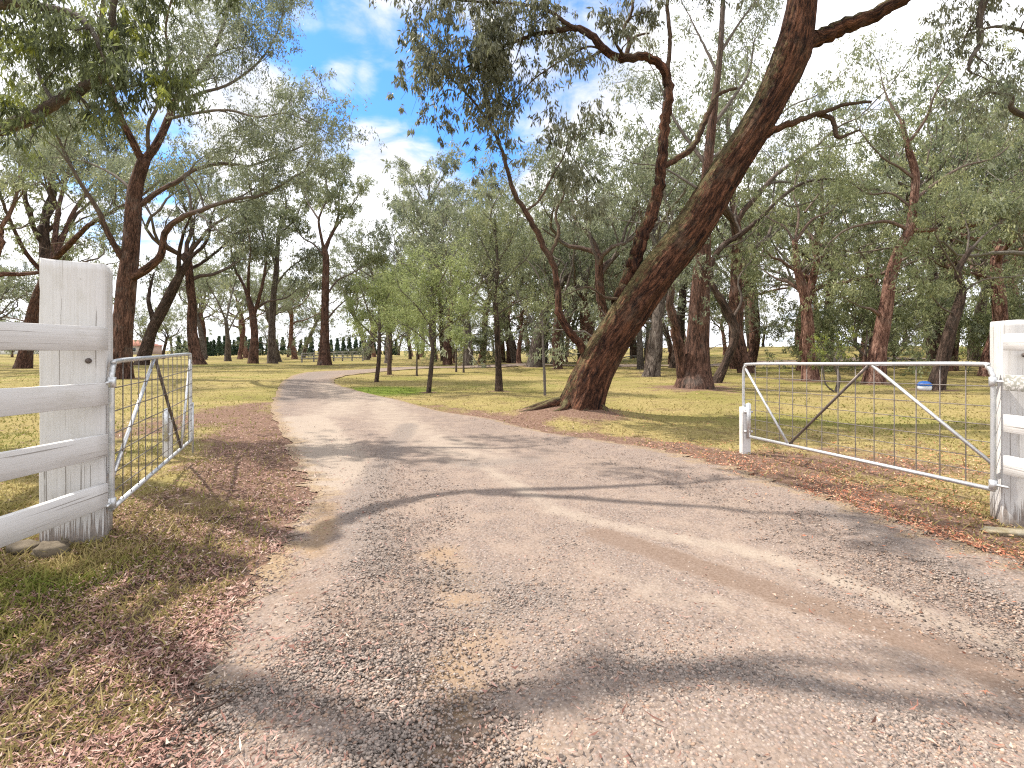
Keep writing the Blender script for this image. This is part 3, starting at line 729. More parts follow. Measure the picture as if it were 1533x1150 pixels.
def farm_gate(h, e, ztop_h, ztop_e, zb_h, zb_e, label, tmid, tlow, sign):
    """tube-framed gate: h hinge end (x, y), e free end"""
    h = np.array([*h, 0.]); e = np.array([*e, 0.]); base = np.array([h[0], h[1], float(gz(h[0], h[1]))])
    root = thing('farm_gate', label, 'gate', base)
    def at(t, s):      # t along, s 0 bottom 1 top
        p = h * (1 - t) + e * t; return p + UP * ((zb_h * (1 - t) + zb_e * t) * (1 - s) + (ztop_h * (1 - t) + ztop_e * t) * s)
    r = .019; q = .06; qs = .14
    mb = MB()
    path = [at(0, 0), at(0, 1 - qs * 1.3), at(.004, 1 - qs * .55), at(.014, 1 - qs * .16), at(q, 1), at(.5, 1), at(1 - q, 1), at(1 - .012, 1 - qs * .18), at(1 - .003, 1 - qs * .6), at(1, 1 - qs * 1.4), at(1, 0)]
    pts, rad = catmull(path, [r] * len(path), .04); tube(mb, pts, rad, 10, attrs=False, cap0=True)
    tube(mb, [at(-.004, 0), at(1.004, 0)], [r, r], 10, attrs=False, cap0=True)
    mb.build('frame', GALV, root, base, True)
    for a, b, mt in ((at(0, .20), at(tmid, .985), GALV), (at(tmid + .015, .985), at(tlow, .02), DULL), (at(tlow + .012, .02), at(.985, .93), GALV)):
        bb = MB(); tube(bb, [a, b], [.015, .015], 8, attrs=False, cap0=True); o = bb.build('brace', mt, root, base, True)
        if mt is DULL: o['label'] = 'dark rusty brace'
    wm = MB(); nx = 14; off = np.cross(nrm(e - h), UP) * .012
    for i in range(1, nx): tube(wm, [at(i / nx, .01) + off, at(i / nx, .99) + off], [.0048, .0048], 4, attrs=False)
    for s in (.12, .24, .37, .51, .66, .82):
        tube(wm, [at(.005, s) + off, at(.5, s - .012) + off, at(.995, s) + off], [.0044] * 3, 4, attrs=False)
    wm.build('wire_mesh', WIRE, root, base)
    for s in (.86, .04):
        hb = MB(); p = at(0, s); out = -nrm(e - h)
        tube(hb, [p + UP * .035, p - UP * .035], [.028, .028], 10, attrs=False, cap0=True); tube(hb, [p, p + out * .10], [.011, .011], 8, attrs=False, cap0=True)
        hb.build('hinge', GALV, root, base, True)
    lb = MB(); p = at(1, .42); tube(lb, [p + UP * .02 + off * 2, p - UP * .62 + off * 2], [.011, .011], 8, attrs=False, cap0=True)
    tube(lb, [p + off * 2, p + off * 2 + np.array([0, -.06, 0])], [.008, .008], 6, attrs=False, cap0=True); lb.build('drop_bolt', GALV, root, base, True)
    return root

def stop_post(x, y, hgt, w, label, pipe):
    g = float(gz(x, y)); base = np.array([x, y, g]); root = thing('stop_post', label, 'post', base)
    pv = plank('post', np.array([x, y, g - .2]), np.array([x, y, g + hgt]), w, w * .9, None, int(x * 10) + 60, 0, .08, 12)
    link('timber', make_mesh('timber', pv[0] - base, pv[1], pv[2], pv[3], False, PAINT), root)
    mb = MB(); tube(mb, np.array([[x + .02, y - w * .55, g + .22], [x + .02, y - w * .55, g + hgt + .05]]) , [.03, .03], 12, attrs=False, cap0=True)
    for z in (.3, hgt - .06): box(mb, (x + .02, y - w * .52, g + z), w * 1.05, .012, .03)
    mb.build('bolt_sleeve', GALV, root, base, True)
    return root

def build_gateway():
    rl = dict(top=2.03, start=(-2.925, 3.60), len=2.6, z=[(1.48, .165, 0, .0), (1.085, .16, 0, .04), (.715, .162, .0, .04), (.36, .168, 0, -.035)])
    root, base, f, back, c, post = fence_corner((-2.955, 3.64), (-.86, -.50), rl, (-.03, -1), -1, 'white board fence on a thick post beside the open left gate')
    # dark hole in the face of the post, then its shadow bars
    n = -back
    hm = MB()
    def facep(u, z): return np.array([c[0], c[1], 0]) + f * u + n * (.15 + .003) + UP * z
    p = facep(-.085, 1.322); tube(hm, [p - n * .01, p + n * .006], [.021, .019], 12, attrs=False, cap0=True)
    hm.build('bolt_and_shadow', DULL, post, base, True)
    for u, z in ((-.13, 1.012), (-.13, .640)):  # dark bars stand in for two small bracket shadows on the post
        b2 = MB(); p = facep(u, z); tube(b2, [p - f * .035, p + f * .035], [.008, .008], 8, attrs=False, cap0=True); b2.build('bolt_and_shadow', DULL, post, base, True)
    rr = dict(top=1.64, start=(3.875, 3.93), len=2.4, z=[(1.462, .13, .05, 0), (1.145, .122, 1.0, 0), (.826, .137, .15, 0), (.50, .147, .3, -.02)])
    root, base, f, back, c, post = fence_corner((3.93, 4.02), (.86, -.50), rr, (.03, -1), 1, 'white board fence with speckled lichen beside the wide right gate')
    b2 = MB(); p = np.array([c[0], c[1], 0]) + f * -.05 - back * .155 + UP * 1.36; tube(b2, [p, p - back * .03], [.018, .015], 10, attrs=False, cap0=True); b2.build('bolt_and_shadow', DULL, post, base, True)
    farm_gate((-2.94, 3.68), (-4.08, 6.36), 1.315, 1.35, .235, .25, 'tube and wire gate swung open beside the thick left post', .40, .80, -1)
    farm_gate((3.88, 4.04), (3.11, 6.73), 1.288, 1.21, .275, .255, 'tube and wire gate standing open across the dry grass on the right', .36, .725, 1)
    stop_post(3.115, 6.70, .62, .11, 'short white stop post with a metal sleeve under the right gate end', True)
    stop_post(-4.50, 6.55, .58, .09, 'short white stop post behind the wire of the left gate', True)

def rock(label, x, y, sx, sy, sz, seed, mat, rz=0, flat=1.0):
    rng = np.random.default_rng(seed); g = float(gz(x, y)); n, m = 9, 14; V = []
    for i in range(n):
        th = math.pi * i / (n - 1)
        for j in range(m):
            ph = 2 * math.pi * j / m; d = np.array([math.sin(th) * math.cos(ph), math.sin(th) * math.sin(ph), math.cos(th)])
            d = np.sign(d) * np.abs(d) ** .6
            k = 1 + .42 * mnoise.noise(Vector(d * 1.6 + seed)) + .1 * mnoise.noise(Vector(d * 5 + seed))
            V.append(d * k * np.array([sx, sy, sz]) / 2)
    V = np.array(V) @ rotz(rz).T; i = np.arange(n - 1)[:, None] * m; j = np.arange(m)[None]; kx = (np.arange(m) + 1) % m
    q = np.stack([i + j, i + m + j, i + m + kx[None], i + kx[None]], -1).reshape(-1, 4)
    o = link('rock', make_mesh('rock', V, q, None, None, False, mat), loc=(x, y, g + sz * .3)); tag(o, label, 'rock'); return o

def m_rock(name, a, b):
    t = NT(name); p = t.obj(); n = t.noise(p, 9, 6, .65); n2 = t.noise(p, 50, 3, .6)
    return t.done(t.bsdf(base=t.ramp(t.math('ADD', t.math('MULTIPLY', n, .7), t.math('MULTIPLY', n2, .3)), [(.35, a), (.65, b)]), rough=.9, spec=.15, normal=t.bump(n, .6, .02)))
# ------------------------------------------------------------------ trees traced limb by limb
def dsolve(px, py, d=None):
    if d is not None: return d
    d = ground_d(max(py, HZ + 9))
    for _ in range(30):
        p = P(px, py, d); g = float(gz(p[0], p[1])); d = d + .5 * ((CAMH - g) * F / (py - HZ) - d)
    return d

def path3(pts, d0, k=0.0):
    """pixel polyline to points; k = metres towards (-) or away (+) from the viewer per metre run"""
    run = 0; out = []; prev = None
    for q in pts:
        if prev is not None: run += math.hypot(q[0] - prev[0], q[1] - prev[1]) / F * d0
        d = d0 + k * run; out.append(P(q[0], q[1], d)); prev = q
    return np.array(out)

def ptree(seed, label, base_d, trunk, limbs, bark, leafm, st, name='gum_tree', cat='tree', group=None, spacing=1.0, L=2.0, lev=1, t0=.4, pads=(), crown_t=None, rough=.07, kdepth=None, upb=.5, trunk_ns=14, spots=1.6):
    rng = np.random.default_rng(seed + 1000); tr = Tree(seed, st)
    d = dsolve(trunk[0][0], trunk[0][1], base_d)
    tp = path3(trunk, d, 0); rad = np.array([t[2] for t in trunk]) / 2 / F * d * .84
    tp[0, 2] = float(gz(tp[0, 0], tp[0, 1])) - .12
    pts, rr = catmull(tp, rad, max(.15, d * .012))
    r0 = rr[0]
    fl = lambda A, Sg: 1 + .16 * np.exp(-Sg / (r0 * 1.3)) * (1 + .5 * np.sin(5 * A + seed) + .3 * np.sin(3 * A + 2 * seed))
    tube(tr.wood, pts, rr, trunk_ns, rough, rng, extra=fl)
    if crown_t is not None: tr.sprout(pts, rr, crown_t, spacing, L, lev, upb=upb)
    lm = []
    for li in limbs:
        q, w0, w1 = li[0], li[1], li[2]; k = li[3] if len(li) > 3 else rng.uniform(-.7, .7); lt = li[4] if len(li) > 4 else t0; sp = li[5] if len(li) > 5 else 1
        j = np.argmin(np.linalg.norm(np.c_[(pts[:, 0] / pts[:, 1] * F + CX) - q[0][0], (HZ - (pts[:, 2] - CAMH) / pts[:, 1] * F) - q[0][1]], axis=1))
        dl = li[6] if len(li) > 6 else pts[j, 1]
        l3 = path3(q, dl, k); lr = np.linspace(w0, w1, len(q)) / 2 / F * d * .8
        lp, lrr = catmull(l3, lr, max(.12, d * .01))
        wv = rng.normal(0, .25, (len(lp), 3)) * lrr[:, None] * np.linspace(0, 1, len(lp))[:, None]; lp = lp + wv
        mb = MB(); tube(mb, lp, lrr, 10 if lr[0] > .05 else 6, rough, rng)
        if sp: tr.sprout(lp, lrr, lt, spacing / sp, L, lev, mb, upb=upb)
        lm.append(mb)
    for p in pads:   # (px, py, depth offset, radius, leaves)
        tr.clump(P(p[0], p[1], d + p[2]), p[3], p[4])
    TREESPOTS.append((tp[0, 0], tp[0, 1], r0 * 1.5 + spots * .5))
    return finish_tree(tr, name, label, cat, (tp[0, 0], tp[0, 1], tp[0, 2] + .12), bark, leafm, group, lm)

def build_hero():
    rng = np.random.default_rng(7); st = Style(cr=.42, nl=66, ls=.135, lw=.26, up=.1, wander=.26, kids=3, droop=1.5, flat=.75, ratio=.62)
    tr = Tree(71, st); d = 10.75
    tk = [(862, 640, 66), (868, 612, 64), (882, 572, 59), (905, 525, 55), (942, 468, 54), (987, 405, 53), (1034, 345, 52), (1080, 268, 48), (1121, 205, 46), (1160, 138, 44), (1186, 80, 52), (1198, 25, 44), (1208, -40, 38), (1228, -110, 32), (1238, -190, 24), (1260, -270, 16)]
    tp = path3(tk, d, -.07); rad = np.array([t[2] for t in tk]) / 2 / F * tp[:, 1]
    pts, rr = catmull(tp, rad, .07); r0 = rr[0]
    def ex(A, Sg):
        A = np.broadcast_to(A, (Sg.shape[0], A.shape[1])); Sg = np.broadcast_to(Sg, A.shape)
        f = 1 + .20 * np.exp(-Sg / .36) * (1 + .5 * np.sin(4 * A + 1) + .35 * np.sin(7 * A + 3))
        rid = np.abs(vnoise(np.cos(A) * 6 + 30, np.sin(A) * 6 + Sg * .9 + 30, 61, 3) - .5) * 2 - .3
        rid2 = vnoise(np.cos(A) * 2 + 9 + Sg * .7, np.sin(A) * 2 + Sg * 1.0 + 9, 62, 3) - .5
        return f * (1 + .17 * rid + .14 * rid2)
    tube(tr.wood, pts, rr, 88, .03, rng, extra=ex)
    base = tp[1].copy(); base[2] = float(gz(base[0], base[1]))
    for a, L_, r_ in ((2.7, 1.1, .11), (3.2, 1.2, .10), (3.8, .7, .11), (4.6, .35, .12), (-.9, .45, .13), (.1, .4, .12), (1.6, .5, .12)):     # surface roots
        q = []
        for t in np.linspace(0, 1, 6):
            x = base[0] + math.cos(a + .3 * math.sin(t * 3)) * (.3 + L_ * t); y = base[1] + math.sin(a + .3 * math.sin(t * 3)) * (.3 + L_ * t) * .8
            q.append((x, y, float(gz(x, y)) + .16 * (1 - t) - .06))
        pq, pr = catmull(q, np.linspace(r_, .03, 6), .08); tube(tr.wood, pq, pr, 12, .12, rng)
    lm = []; keep = []
    def limb(q, w, k, dl, t0=None, sp=1.0, L=1.3, lev=1, upb=.2, t1=1.0):
        l3 = path3(q, dl, k); w = np.interp(np.linspace(0, 1, len(q)), np.linspace(0, 1, len(w)), w); lr = w / 2 / F * l3[:, 1] * .88
        lp, lrr = catmull(l3, lr, .09); mb = MB(); lp = lp + rng.normal(0, .16, lp.shape) * lrr[:, None]
        tube(mb, lp, lrr, 16 if lr[0] > .06 else 8, .09, rng)
        if t0 is not None: tr.sprout(lp, lrr, t0, sp, L, lev, mb, upb=upb, t1=t1)
        lm.append(mb); keep.append(lp); return lp
    h2 = [(925, 455), (948, 402), (958, 365), (975, 322), (985, 288), (990, 250), (994, 200), (1001, 150), (998, 115), (985, 93), (960, 86), (930, 88), (905, 76), (885, 52), (862, 42), (835, 46), (800, 52), (768, 64), (735, 80), (700, 100)]
    limb(h2, [27, 23, 20, 17, 15, 14, 14, 11, 8, 5, 3], .0, 10.6, .62, .55, 1.2, 1, .0)
    limb([(998, 118), (1003, 60), (999, 0), (1006, -60), (995, -140)], [8, 6, 4], .1, 10.6, .3, .8, 1.4)
    limb([(936, 88), (942, 62), (934, 42), (945, 20), (950, -20)], [9, 4], .2, 10.6, .5, .6, .9)
    limb([(942, 62), (958, 52), (972, 50)], [5, 3], .1, 10.6)
    limb([(886, 54), (850, 36), (822, 16), (790, 8), (740, 4), (690, 0), (650, -8)], [8, 3], -.1, 10.6, .15, .5, .8, 1, -.2)
    limb([(905, 76), (880, 70), (845, 88), (800, 118), (770, 150)], [4, 2], .2, 10.6, .4, .8, .7, 0, -.2)
    limb([(990, 250), (1035, 222), (1060, 170), (1075, 142), (1102, 132)], [11, 9, 5], .2, 10.6)
    h3 = [(884, 545), (868, 515), (840, 478), (835, 440), (830, 402), (814, 368), (790, 322), (772, 292), (762, 265), (752, 226), (738, 195), (714, 158), (680, 122), (655, 104)]
    limb(h3, [16, 12, 10, 9, 6, 4, 2], -.03, 10.7, .66, .75, .8, 1, .1)
    limb([(822, 385), (836, 350), (832, 320), (845, 290)], [7, 3], .4, 10.65, .5, .8, .9)
    limb([(786, 318), (808, 298), (830, 258), (842, 238), (850, 215)], [5, 2], .3, 10.6, .3, .6, .9)
    limb([(738, 195), (730, 160), (722, 130), (735, 95)], [3, 2], .1, 10.5, .2, .5, .8)
    limb([(1182, 90), (1212, 62), (1260, 42), (1310, 20), (1345, 3), (1400, -40), (1460, -90), (1500, -150)], [36, 27, 23, 20, 15, 9], -.1, 10.1, .6, .9, 2.0)
    limb([(1140, 206), (1165, 191), (1200, 180), (1240, 165), (1270, 156), (1304, 152)], [15, 10, 7, 4], -.15, 10.15)
    limb([(1226, 171), (1246, 178), (1252, 205), (1268, 202), (1288, 194)], [9, 7, 3], -.2, 10.05)
    limb([(850, 440), (880, 430), (905, 445), (925, 448)][::-1], [6, 2], -.5, 10.5)
    for q in (pts[-60:],): tr.sprout(q, rr[-60:], .1, .7, 2.4, 1)
    # hanging sprays over the track
    for i in range(60):
        px = 585 + 190 * rng.uniform() ** .8; py = rng.uniform(-50, 120) + max(0, (640 - px)) * .5 * rng.uniform()
        tr.clump(P(px, py, 10.3 + rng.normal(0, .8)), rng.uniform(.22, .42), int(rng.uniform(28, 54)))
    for px, py in ((615, 165), (625, 180), (632, 150), (662, 205), (668, 195), (690, 240), (705, 235), (725, 250), (715, 265), (745, 260), (700, 215), (760, 235), (735, 285), (780, 250), (690, 165), (650, 120), (640, 95), (610, 120), (600, 90), (735, 150), (745, 130), (760, 110), (790, 90), (800, 130), (830, 20), (860, 15), (880, 80), (850, 60), (600, 140), (612, 60), (598, 110), (605, 30)):
        tr.clump(P(px, py, 10.4 + rng.normal(0, .4)), rng.uniform(.18, .3), int(rng.uniform(22, 40)))
    # fine hanging twigs that carry the sprays
    tips = [c[0] for c in tr.clumps[-92:]]
    tw = lm[4]; nodes = np.concatenate(keep)
    for p in tips:
        a = nodes[np.argmin(np.linalg.norm(nodes - (p + UP * .25), axis=1))]; m = (a + p) / 2 + rng.normal(0, .05, 3) + UP * .12
        tube(tw, *catmull([a, m, p - UP * .12], [.006, .004, .002], .2), 3)
    TREESPOTS.append((1.2, 10.6, 1.3))
    return finish_tree(tr, 'gum_tree', 'huge leaning gum tree with thick dark red trunk beside the driveway', 'tree', base, BARK_HERO, LEAF_DARK, None, lm)

def gum_style(d, **k):
    b = dict(tw=.00055 * d, cr=.8, nl=62, ls=max(.13, .0062 * d), lw=.27, up=.35, wander=.22, kids=3, droop=.9, flat=.48, ratio=.6)
    b.update(k); return Style(**b)

def t1pads():
    rng = np.random.default_rng(5); out = []
    for n, x0, x1, y0, y1 in ((46, 205, 425, -40, 150), (16, 250, 400, 150, 250), (12, 60, 200, -20, 160), (10, 330, 430, 10, 110)):
        for i in range(n): out.append((rng.uniform(x0, x1), rng.uniform(y0, y1), rng.normal(0, 1.8), rng.uniform(.6, 1.1), int(rng.uniform(45, 95))))
    return out

def build_named_trees():
    st = gum_style(26, cr=.8, nl=84)
    ptree(1, 'tall red trunked gum tree with spreading forks behind the left gate post', None,
          [(176, 567, 44), (181, 520, 33), (188, 440, 29), (196, 370, 27), (200, 310, 25), (205, 275, 23), (216, 238, 20)],
          [([(214, 243), (200, 215), (180, 175), (163, 125), (158, 95), (150, 50), (155, -10), (140, -60)], 14, 4),
           ([(216, 241), (235, 215), (252, 178), (262, 152), (285, 120), (310, 90), (330, 50), (345, 0), (360, -60)], 16, 4, .2),
           ([(222, 228), (222, 190), (235, 160), (240, 130), (252, 90), (248, 40), (262, -20)], 7, 3, -.5),
           ([(197, 417), (222, 401), (240, 383), (247, 350), (265, 330), (300, 315), (345, 300), (390, 292), (430, 272)], 16, 3, -.2, .45),
           ([(203, 312), (240, 285), (265, 272), (290, 255), (330, 245), (375, 248), (420, 232), (455, 218)], 10, 3, .2, .35),
           ([(286, 318), (284, 290), (276, 270), (284, 255)], 5, 3, 0, 2),
           ([(190, 397), (170, 365), (155, 335), (150, 320), (128, 285), (110, 255), (88, 210), (72, 170)], 12, 3, -.4, .5),
           ([(262, 152), (300, 140), (345, 125), (385, 95), (410, 60), (425, 20)], 7, 2, .4, .2),
           ([(252, 178), (290, 170), (340, 165), (385, 175), (430, 170), (465, 185)], 6, 2, -.4, .3),
           ([(203, 290), (170, 262), (120, 240), (60, 235)], 6, 2, .5, .4)],
          BARK_RED, LEAF_GREY, st, spacing=.62, L=2.4, lev=1, upb=.45, t0=.3,
          pads=t1pads() + [(478, 192, 0, .9, 70), (462, 180, 1, .9, 70), (440, 200, 0, 1, 80), (486, 215, .5, .7, 60), (470, 235, 0, .7, 50), (455, 255, 0, .6, 40), (425, 185, 1, 1, 80), (405, 220, 0, 1, 80), (380, 210, 1, 1, 90), (360, 230, 0, 1, 80), (340, 205, 1, .9, 80), (320, 190, 0, .9, 70)])
    st = gum_style(40, cr=1.2, nl=95)
    ptree(2, 'leaning gum tree seen through the white rails with three upright forks', 40,
          [(34, 551, 25), (40, 520, 20), (50, 470, 19), (65, 425, 17), (80, 390, 16)],
          [([(79, 393), (84, 340), (90, 300), (104, 250), (110, 200), (125, 150)], 10, 3), ([(80, 391), (98, 345), (112, 315), (140, 275), (165, 245), (185, 200)], 10, 3),
           ([(81, 389), (105, 365), (130, 340), (160, 320), (200, 300), (235, 275)], 11, 3), ([(70, 415), (40, 380), (15, 330), (0, 290), (-20, 240)], 8, 3)],
          BARK_RED, LEAF_GREY, st, spacing=1.1, L=3.0)
    ptree(3, 'dark crooked gum tree with a short stub leaning right behind the left gate', 44,
          [(212, 548, 22), (226, 500, 18), (240, 470, 18), (255, 440, 17), (268, 415, 13), (285, 385, 9)],
          [([(254, 442), (272, 410), (300, 395), (330, 372), (360, 345), (395, 325)], 9, 2), ([(268, 416), (268, 380), (275, 350), (290, 310)], 9, 3), ([(231, 492), (227, 468), (222, 445)], 10, 7, 0, 2),
           ([(285, 386), (310, 360), (318, 320), (335, 290)], 7, 2)],
          BARK_DARK, LEAF_GREY, gum_style(44, cr=1.1, nl=52), spacing=1.5, L=2.8)
    ptree(4, 'small pale trunked gum tree standing before the row of conifers', 62,
          [(341, 541, 11), (341, 510, 8), (338, 478, 6)], [([(338, 480), (325, 450), (310, 425)], 4, 2), ([(339, 478), (345, 450), (355, 410)], 4, 2), ([(340, 500), (355, 470), (372, 450)], 3, 2)],
          BARK_GREY, LEAF_GREY, gum_style(60, cr=1.2, nl=46), spacing=1.6, L=2.4)
    ptree(5, 'stout red brown gum tree forking low beside a straight grey one', 48,
          [(379, 546, 17), (381, 505, 13), (378, 470, 12), (372, 445, 8)],
          [([(377, 467), (366, 430), (350, 398), (345, 360)], 7, 3), ([(381, 470), (392, 430), (398, 390), (392, 345)], 7, 3), ([(383, 462), (400, 452), (430, 445), (455, 425)], 5, 2), ([(372, 446), (372, 410), (375, 370), (368, 330)], 6, 2)],
          BARK_RED, LEAF_GREY, gum_style(48, cr=1.2, nl=84), spacing=1.4, L=2.7)
    ptree(6, 'straight grey upper trunk gum tree with blackened base beyond the lawn', 50,
          [(408, 545, 17), (407, 510, 13), (409, 450, 10), (414, 400, 9), (417, 350, 7), (425, 318, 5)],
          [([(413, 400), (400, 360), (385, 320)], 5, 2), ([(417, 352), (440, 330), (455, 300)], 5, 2), ([(411, 430), (430, 405), (450, 390)], 4, 2)],
          BARK_GREY, LEAF_GREY, gum_style(50, cr=1.1, nl=50), spacing=1.5, L=2.4, crown_t=.75)
    ptree(7, 'tall upright red trunk gum tree with domed crown at the far end of the driveway', 49,
          [(486, 546, 22), (486, 500, 15), (487, 440, 13), (488, 392, 11), (486, 372, 9)],
          [([(485, 375), (479, 345), (478, 325), (490, 295), (488, 272)], 6, 2), ([(487, 376), (497, 350), (512, 328), (532, 300)], 7, 2), ([(489, 442), (505, 420), (525, 410), (552, 395)], 4, 2, .1, .6),
           ([(484, 382), (470, 366), (452, 355), (440, 335)], 4, 2), ([(490, 478), (505, 460), (520, 448)], 4, 2, 0, .6), ([(486, 372), (505, 330), (508, 290), (515, 268)], 6, 2), ([(478, 330), (462, 305), (455, 285)], 4, 2)],
          BARK_RED, LEAF_OLIVE, gum_style(49, cr=1.0, nl=64), spacing=1.2, L=2.2)
    ptree(8, 'slender pale gum tree with a thin open crown above the lime saplings', 58,
          [(649, 546, 10), (649, 450, 9), (648, 380, 7), (645, 330, 5), (642, 290, 4)],
          [([(648, 390), (630, 350), (605, 320)], 4, 2), ([(647, 370), (668, 330), (685, 300)], 4, 2), ([(644, 320), (625, 285), (615, 262)], 3, 2), ([(643, 300), (660, 270), (668, 250)], 3, 2)],
          BARK_GREY, LEAF_GREY, gum_style(58, cr=1.1, nl=60), spacing=1.5, L=2.2, crown_t=.7)
    # --- right hand side
    ptree(10, 'pink barked gum tree with long bare side limb standing behind the right gate', None,
          [(1308, 574, 34), (1316, 520, 25), (1326, 460, 21), (1335, 410, 19), (1348, 370, 17), (1362, 345, 16), (1368, 300, 13), (1370, 260, 12), (1358, 215, 9), (1350, 180, 7)],
          [([(1362, 345), (1400, 344), (1440, 340), (1480, 330), (1533, 318), (1600, 305)], 9, 5, -.2, .6), ([(1362, 345), (1330, 332), (1300, 335), (1265, 345), (1240, 365)], 7, 3, .1, .6),
           ([(1368, 300), (1400, 275), (1440, 250), (1490, 235), (1530, 200)], 6, 2, .2, .3), ([(1369, 268), (1345, 250), (1320, 235), (1290, 200)], 6, 2, 0, .3), ([(1318, 472), (1304, 463), (1288, 459)], 8, 3, -.3, 2),
           ([(1358, 217), (1385, 180), (1400, 140), (1420, 110)], 6, 2), ([(1350, 182), (1330, 150), (1320, 120)], 5, 2), ([(1366, 312), (1335, 290), (1300, 290), (1270, 270)], 5, 2, .3, .3), ([(1440, 340), (1470, 310), (1500, 292), (1545, 280)], 5, 2, 0, .4)],
          BARK_PINK, LEAF_OLIVE, gum_style(21, cr=.75, nl=74, up=.1), spacing=.75, L=2.0)
    ptree(11, 'dark leaning gum tree with an elbow in its trunk beside the blue tub', None,
          [(1400, 584, 26), (1411, 540, 20), (1424, 490, 19), (1436, 455, 16), (1440, 432, 12), (1434, 408, 10), (1445, 385, 8), (1456, 370, 7)],
          [([(1455, 372), (1476, 350), (1505, 328), (1540, 310)], 5, 2), ([(1436, 412), (1415, 380), (1400, 350)], 4, 2), ([(1428, 470), (1412, 462), (1400, 450)], 4, 2), ([(1446, 386), (1450, 350), (1440, 320)], 4, 2), ([(1438, 440), (1470, 420), (1510, 415)], 4, 2)],
          BARK_DARK, LEAF_OLIVE, gum_style(18, cr=.6, nl=74, up=.1), spacing=.65, L=1.5)
    ptree(12, 'pale orange trunk gum tree with a twisting bare crown left of the pink barked one', None,
          [(1213, 570, 28), (1211, 520, 21), (1208, 470, 19), (1201, 430, 16), (1193, 400, 11), (1190, 360, 9)],
          [([(1206, 445), (1186, 426), (1160, 416), (1140, 402)], 8, 2), ([(1190, 366), (1175, 340), (1150, 326), (1125, 300)], 5, 2), ([(1191, 362), (1215, 330), (1245, 315), (1262, 290), (1290, 275)], 6, 2), ([(1190, 360), (1196, 320), (1188, 290), (1195, 250)], 5, 2),
           ([(1205, 318), (1228, 285), (1225, 262), (1240, 240)], 4, 2), ([(1197, 410), (1220, 390), (1245, 372)], 4, 2)],
          BARK_PINK, LEAF_OLIVE, gum_style(24, cr=.6, nl=44, up=.15, wander=.34), spacing=.9, L=1.7)
    ptree(13, 'broad buttressed gum tree with leafy shoots on its trunk behind the leaning giant', None,
          [(1040, 580, 62), (1042, 545, 46), (1045, 500, 38), (1048, 440, 32), (1052, 380, 27), (1056, 300, 21), (1062, 220, 17), (1070, 150, 13), (1078, 80, 10), (1082, 10, 8), (1085, -50, 6)],
          [([(1024, 570), (1018, 530), (1010, 490), (1003, 455), (1005, 420)], 24, 10, -.2, .6), ([(1060, 250), (1030, 210), (1005, 170), (985, 120)], 8, 3), ([(1066, 190), (1095, 150), (1120, 110), (1130, 60)], 8, 3), ([(1057, 290), (1025, 270), (990, 250), (950, 245)], 6, 2, .3, .3),
           ([(1074, 110), (1050, 60), (1030, 20)], 6, 2), ([(1078, 80), (1110, 30), (1140, -10)], 6, 2), ([(1060, 240), (1100, 215), (1140, 210)], 6, 2, .5, .4), ([(1054, 340), (1010, 330), (970, 335), (930, 330)], 6, 2, .6, .4)],
          BARK_RED, LEAF_GREY, gum_style(20, cr=.75, nl=74), spacing=.8, L=2.0, trunk_ns=22, spots=2.4,
          pads=[(x, y, -.5, .35, 46) for x, y in ((1050, 392), (1042, 405), (1062, 398), (1066, 380), (1010, 465), (1000, 480), (1018, 450), (1058, 450), (1066, 470), (1035, 478), (1055, 360), (1070, 420), (1004, 430))])
    ptree(14, 'snaking gum tree whose thin trunk doubles back behind the gate end', None,
          [(1070, 573, 18), (1088, 540, 15), (1100, 505, 15), (1096, 480, 14), (1080, 450, 12), (1067, 428, 11), (1064, 400, 10), (1080, 370, 10), (1110, 350, 9), (1140, 325, 7), (1165, 300, 6), (1200, 275, 5), (1240, 268, 4), (1270, 272, 3)],
          [([(1066, 405), (1050, 380), (1045, 350)], 5, 2), ([(1110, 350), (1100, 320), (1110, 290)], 4, 2), ([(1096, 478), (1110, 450), (1105, 420), (1120, 395)], 6, 2), ([(1080, 372), (1110, 362), (1130, 345)], 4, 2, -.3), ([(1165, 300), (1185, 310), (1220, 300)], 3, 2)],
          BARK_DARK, LEAF_OLIVE, gum_style(22, cr=.6, nl=40, up=.2), spacing=1.1, L=1.5)
    ptree(15, 'bushy gum tree with a short dark trunk seen under the leaning giant', None,
          [(973, 558, 20), (975, 520, 16), (980, 490, 13), (978, 460, 9)], [([(979, 480), (960, 455), (945, 430)], 7, 3), ([(980, 470), (1000, 440), (1010, 410)], 7, 3), ([(978, 465), (975, 430), (985, 395)], 7, 3)],
          BARK_DARK, LEAF_GREY, gum_style(32, cr=.8, nl=62), spacing=.9, L=2.2, t0=.2)
    ptree(16, 'thick grey gum tree leaning right with drooping twigs left of the leaning giant', None,
          [(800, 549, 28), (804, 515, 22), (814, 475, 18), (830, 442, 13), (850, 412, 10), (865, 380, 7)], [([(806, 505), (790, 470), (775, 440), (770, 400)], 8, 3), ([(830, 443), (815, 400), (820, 350)], 7, 2), ([(850, 412), (880, 390), (910, 350)], 6, 2)],
          BARK_GREY, LEAF_GREY, gum_style(40, cr=1.0, nl=54), spacing=1.1, L=2.6, t0=.3)
    # --- saplings
    sst = lambda d, **k: Style(**{**dict(cr=.40, nl=56, ls=max(.06, .0043 * d), lw=.30, up=.35, wander=.22, kids=3, droop=.25, flat=.8, ratio=.62, spread=(30, 70)), **k})
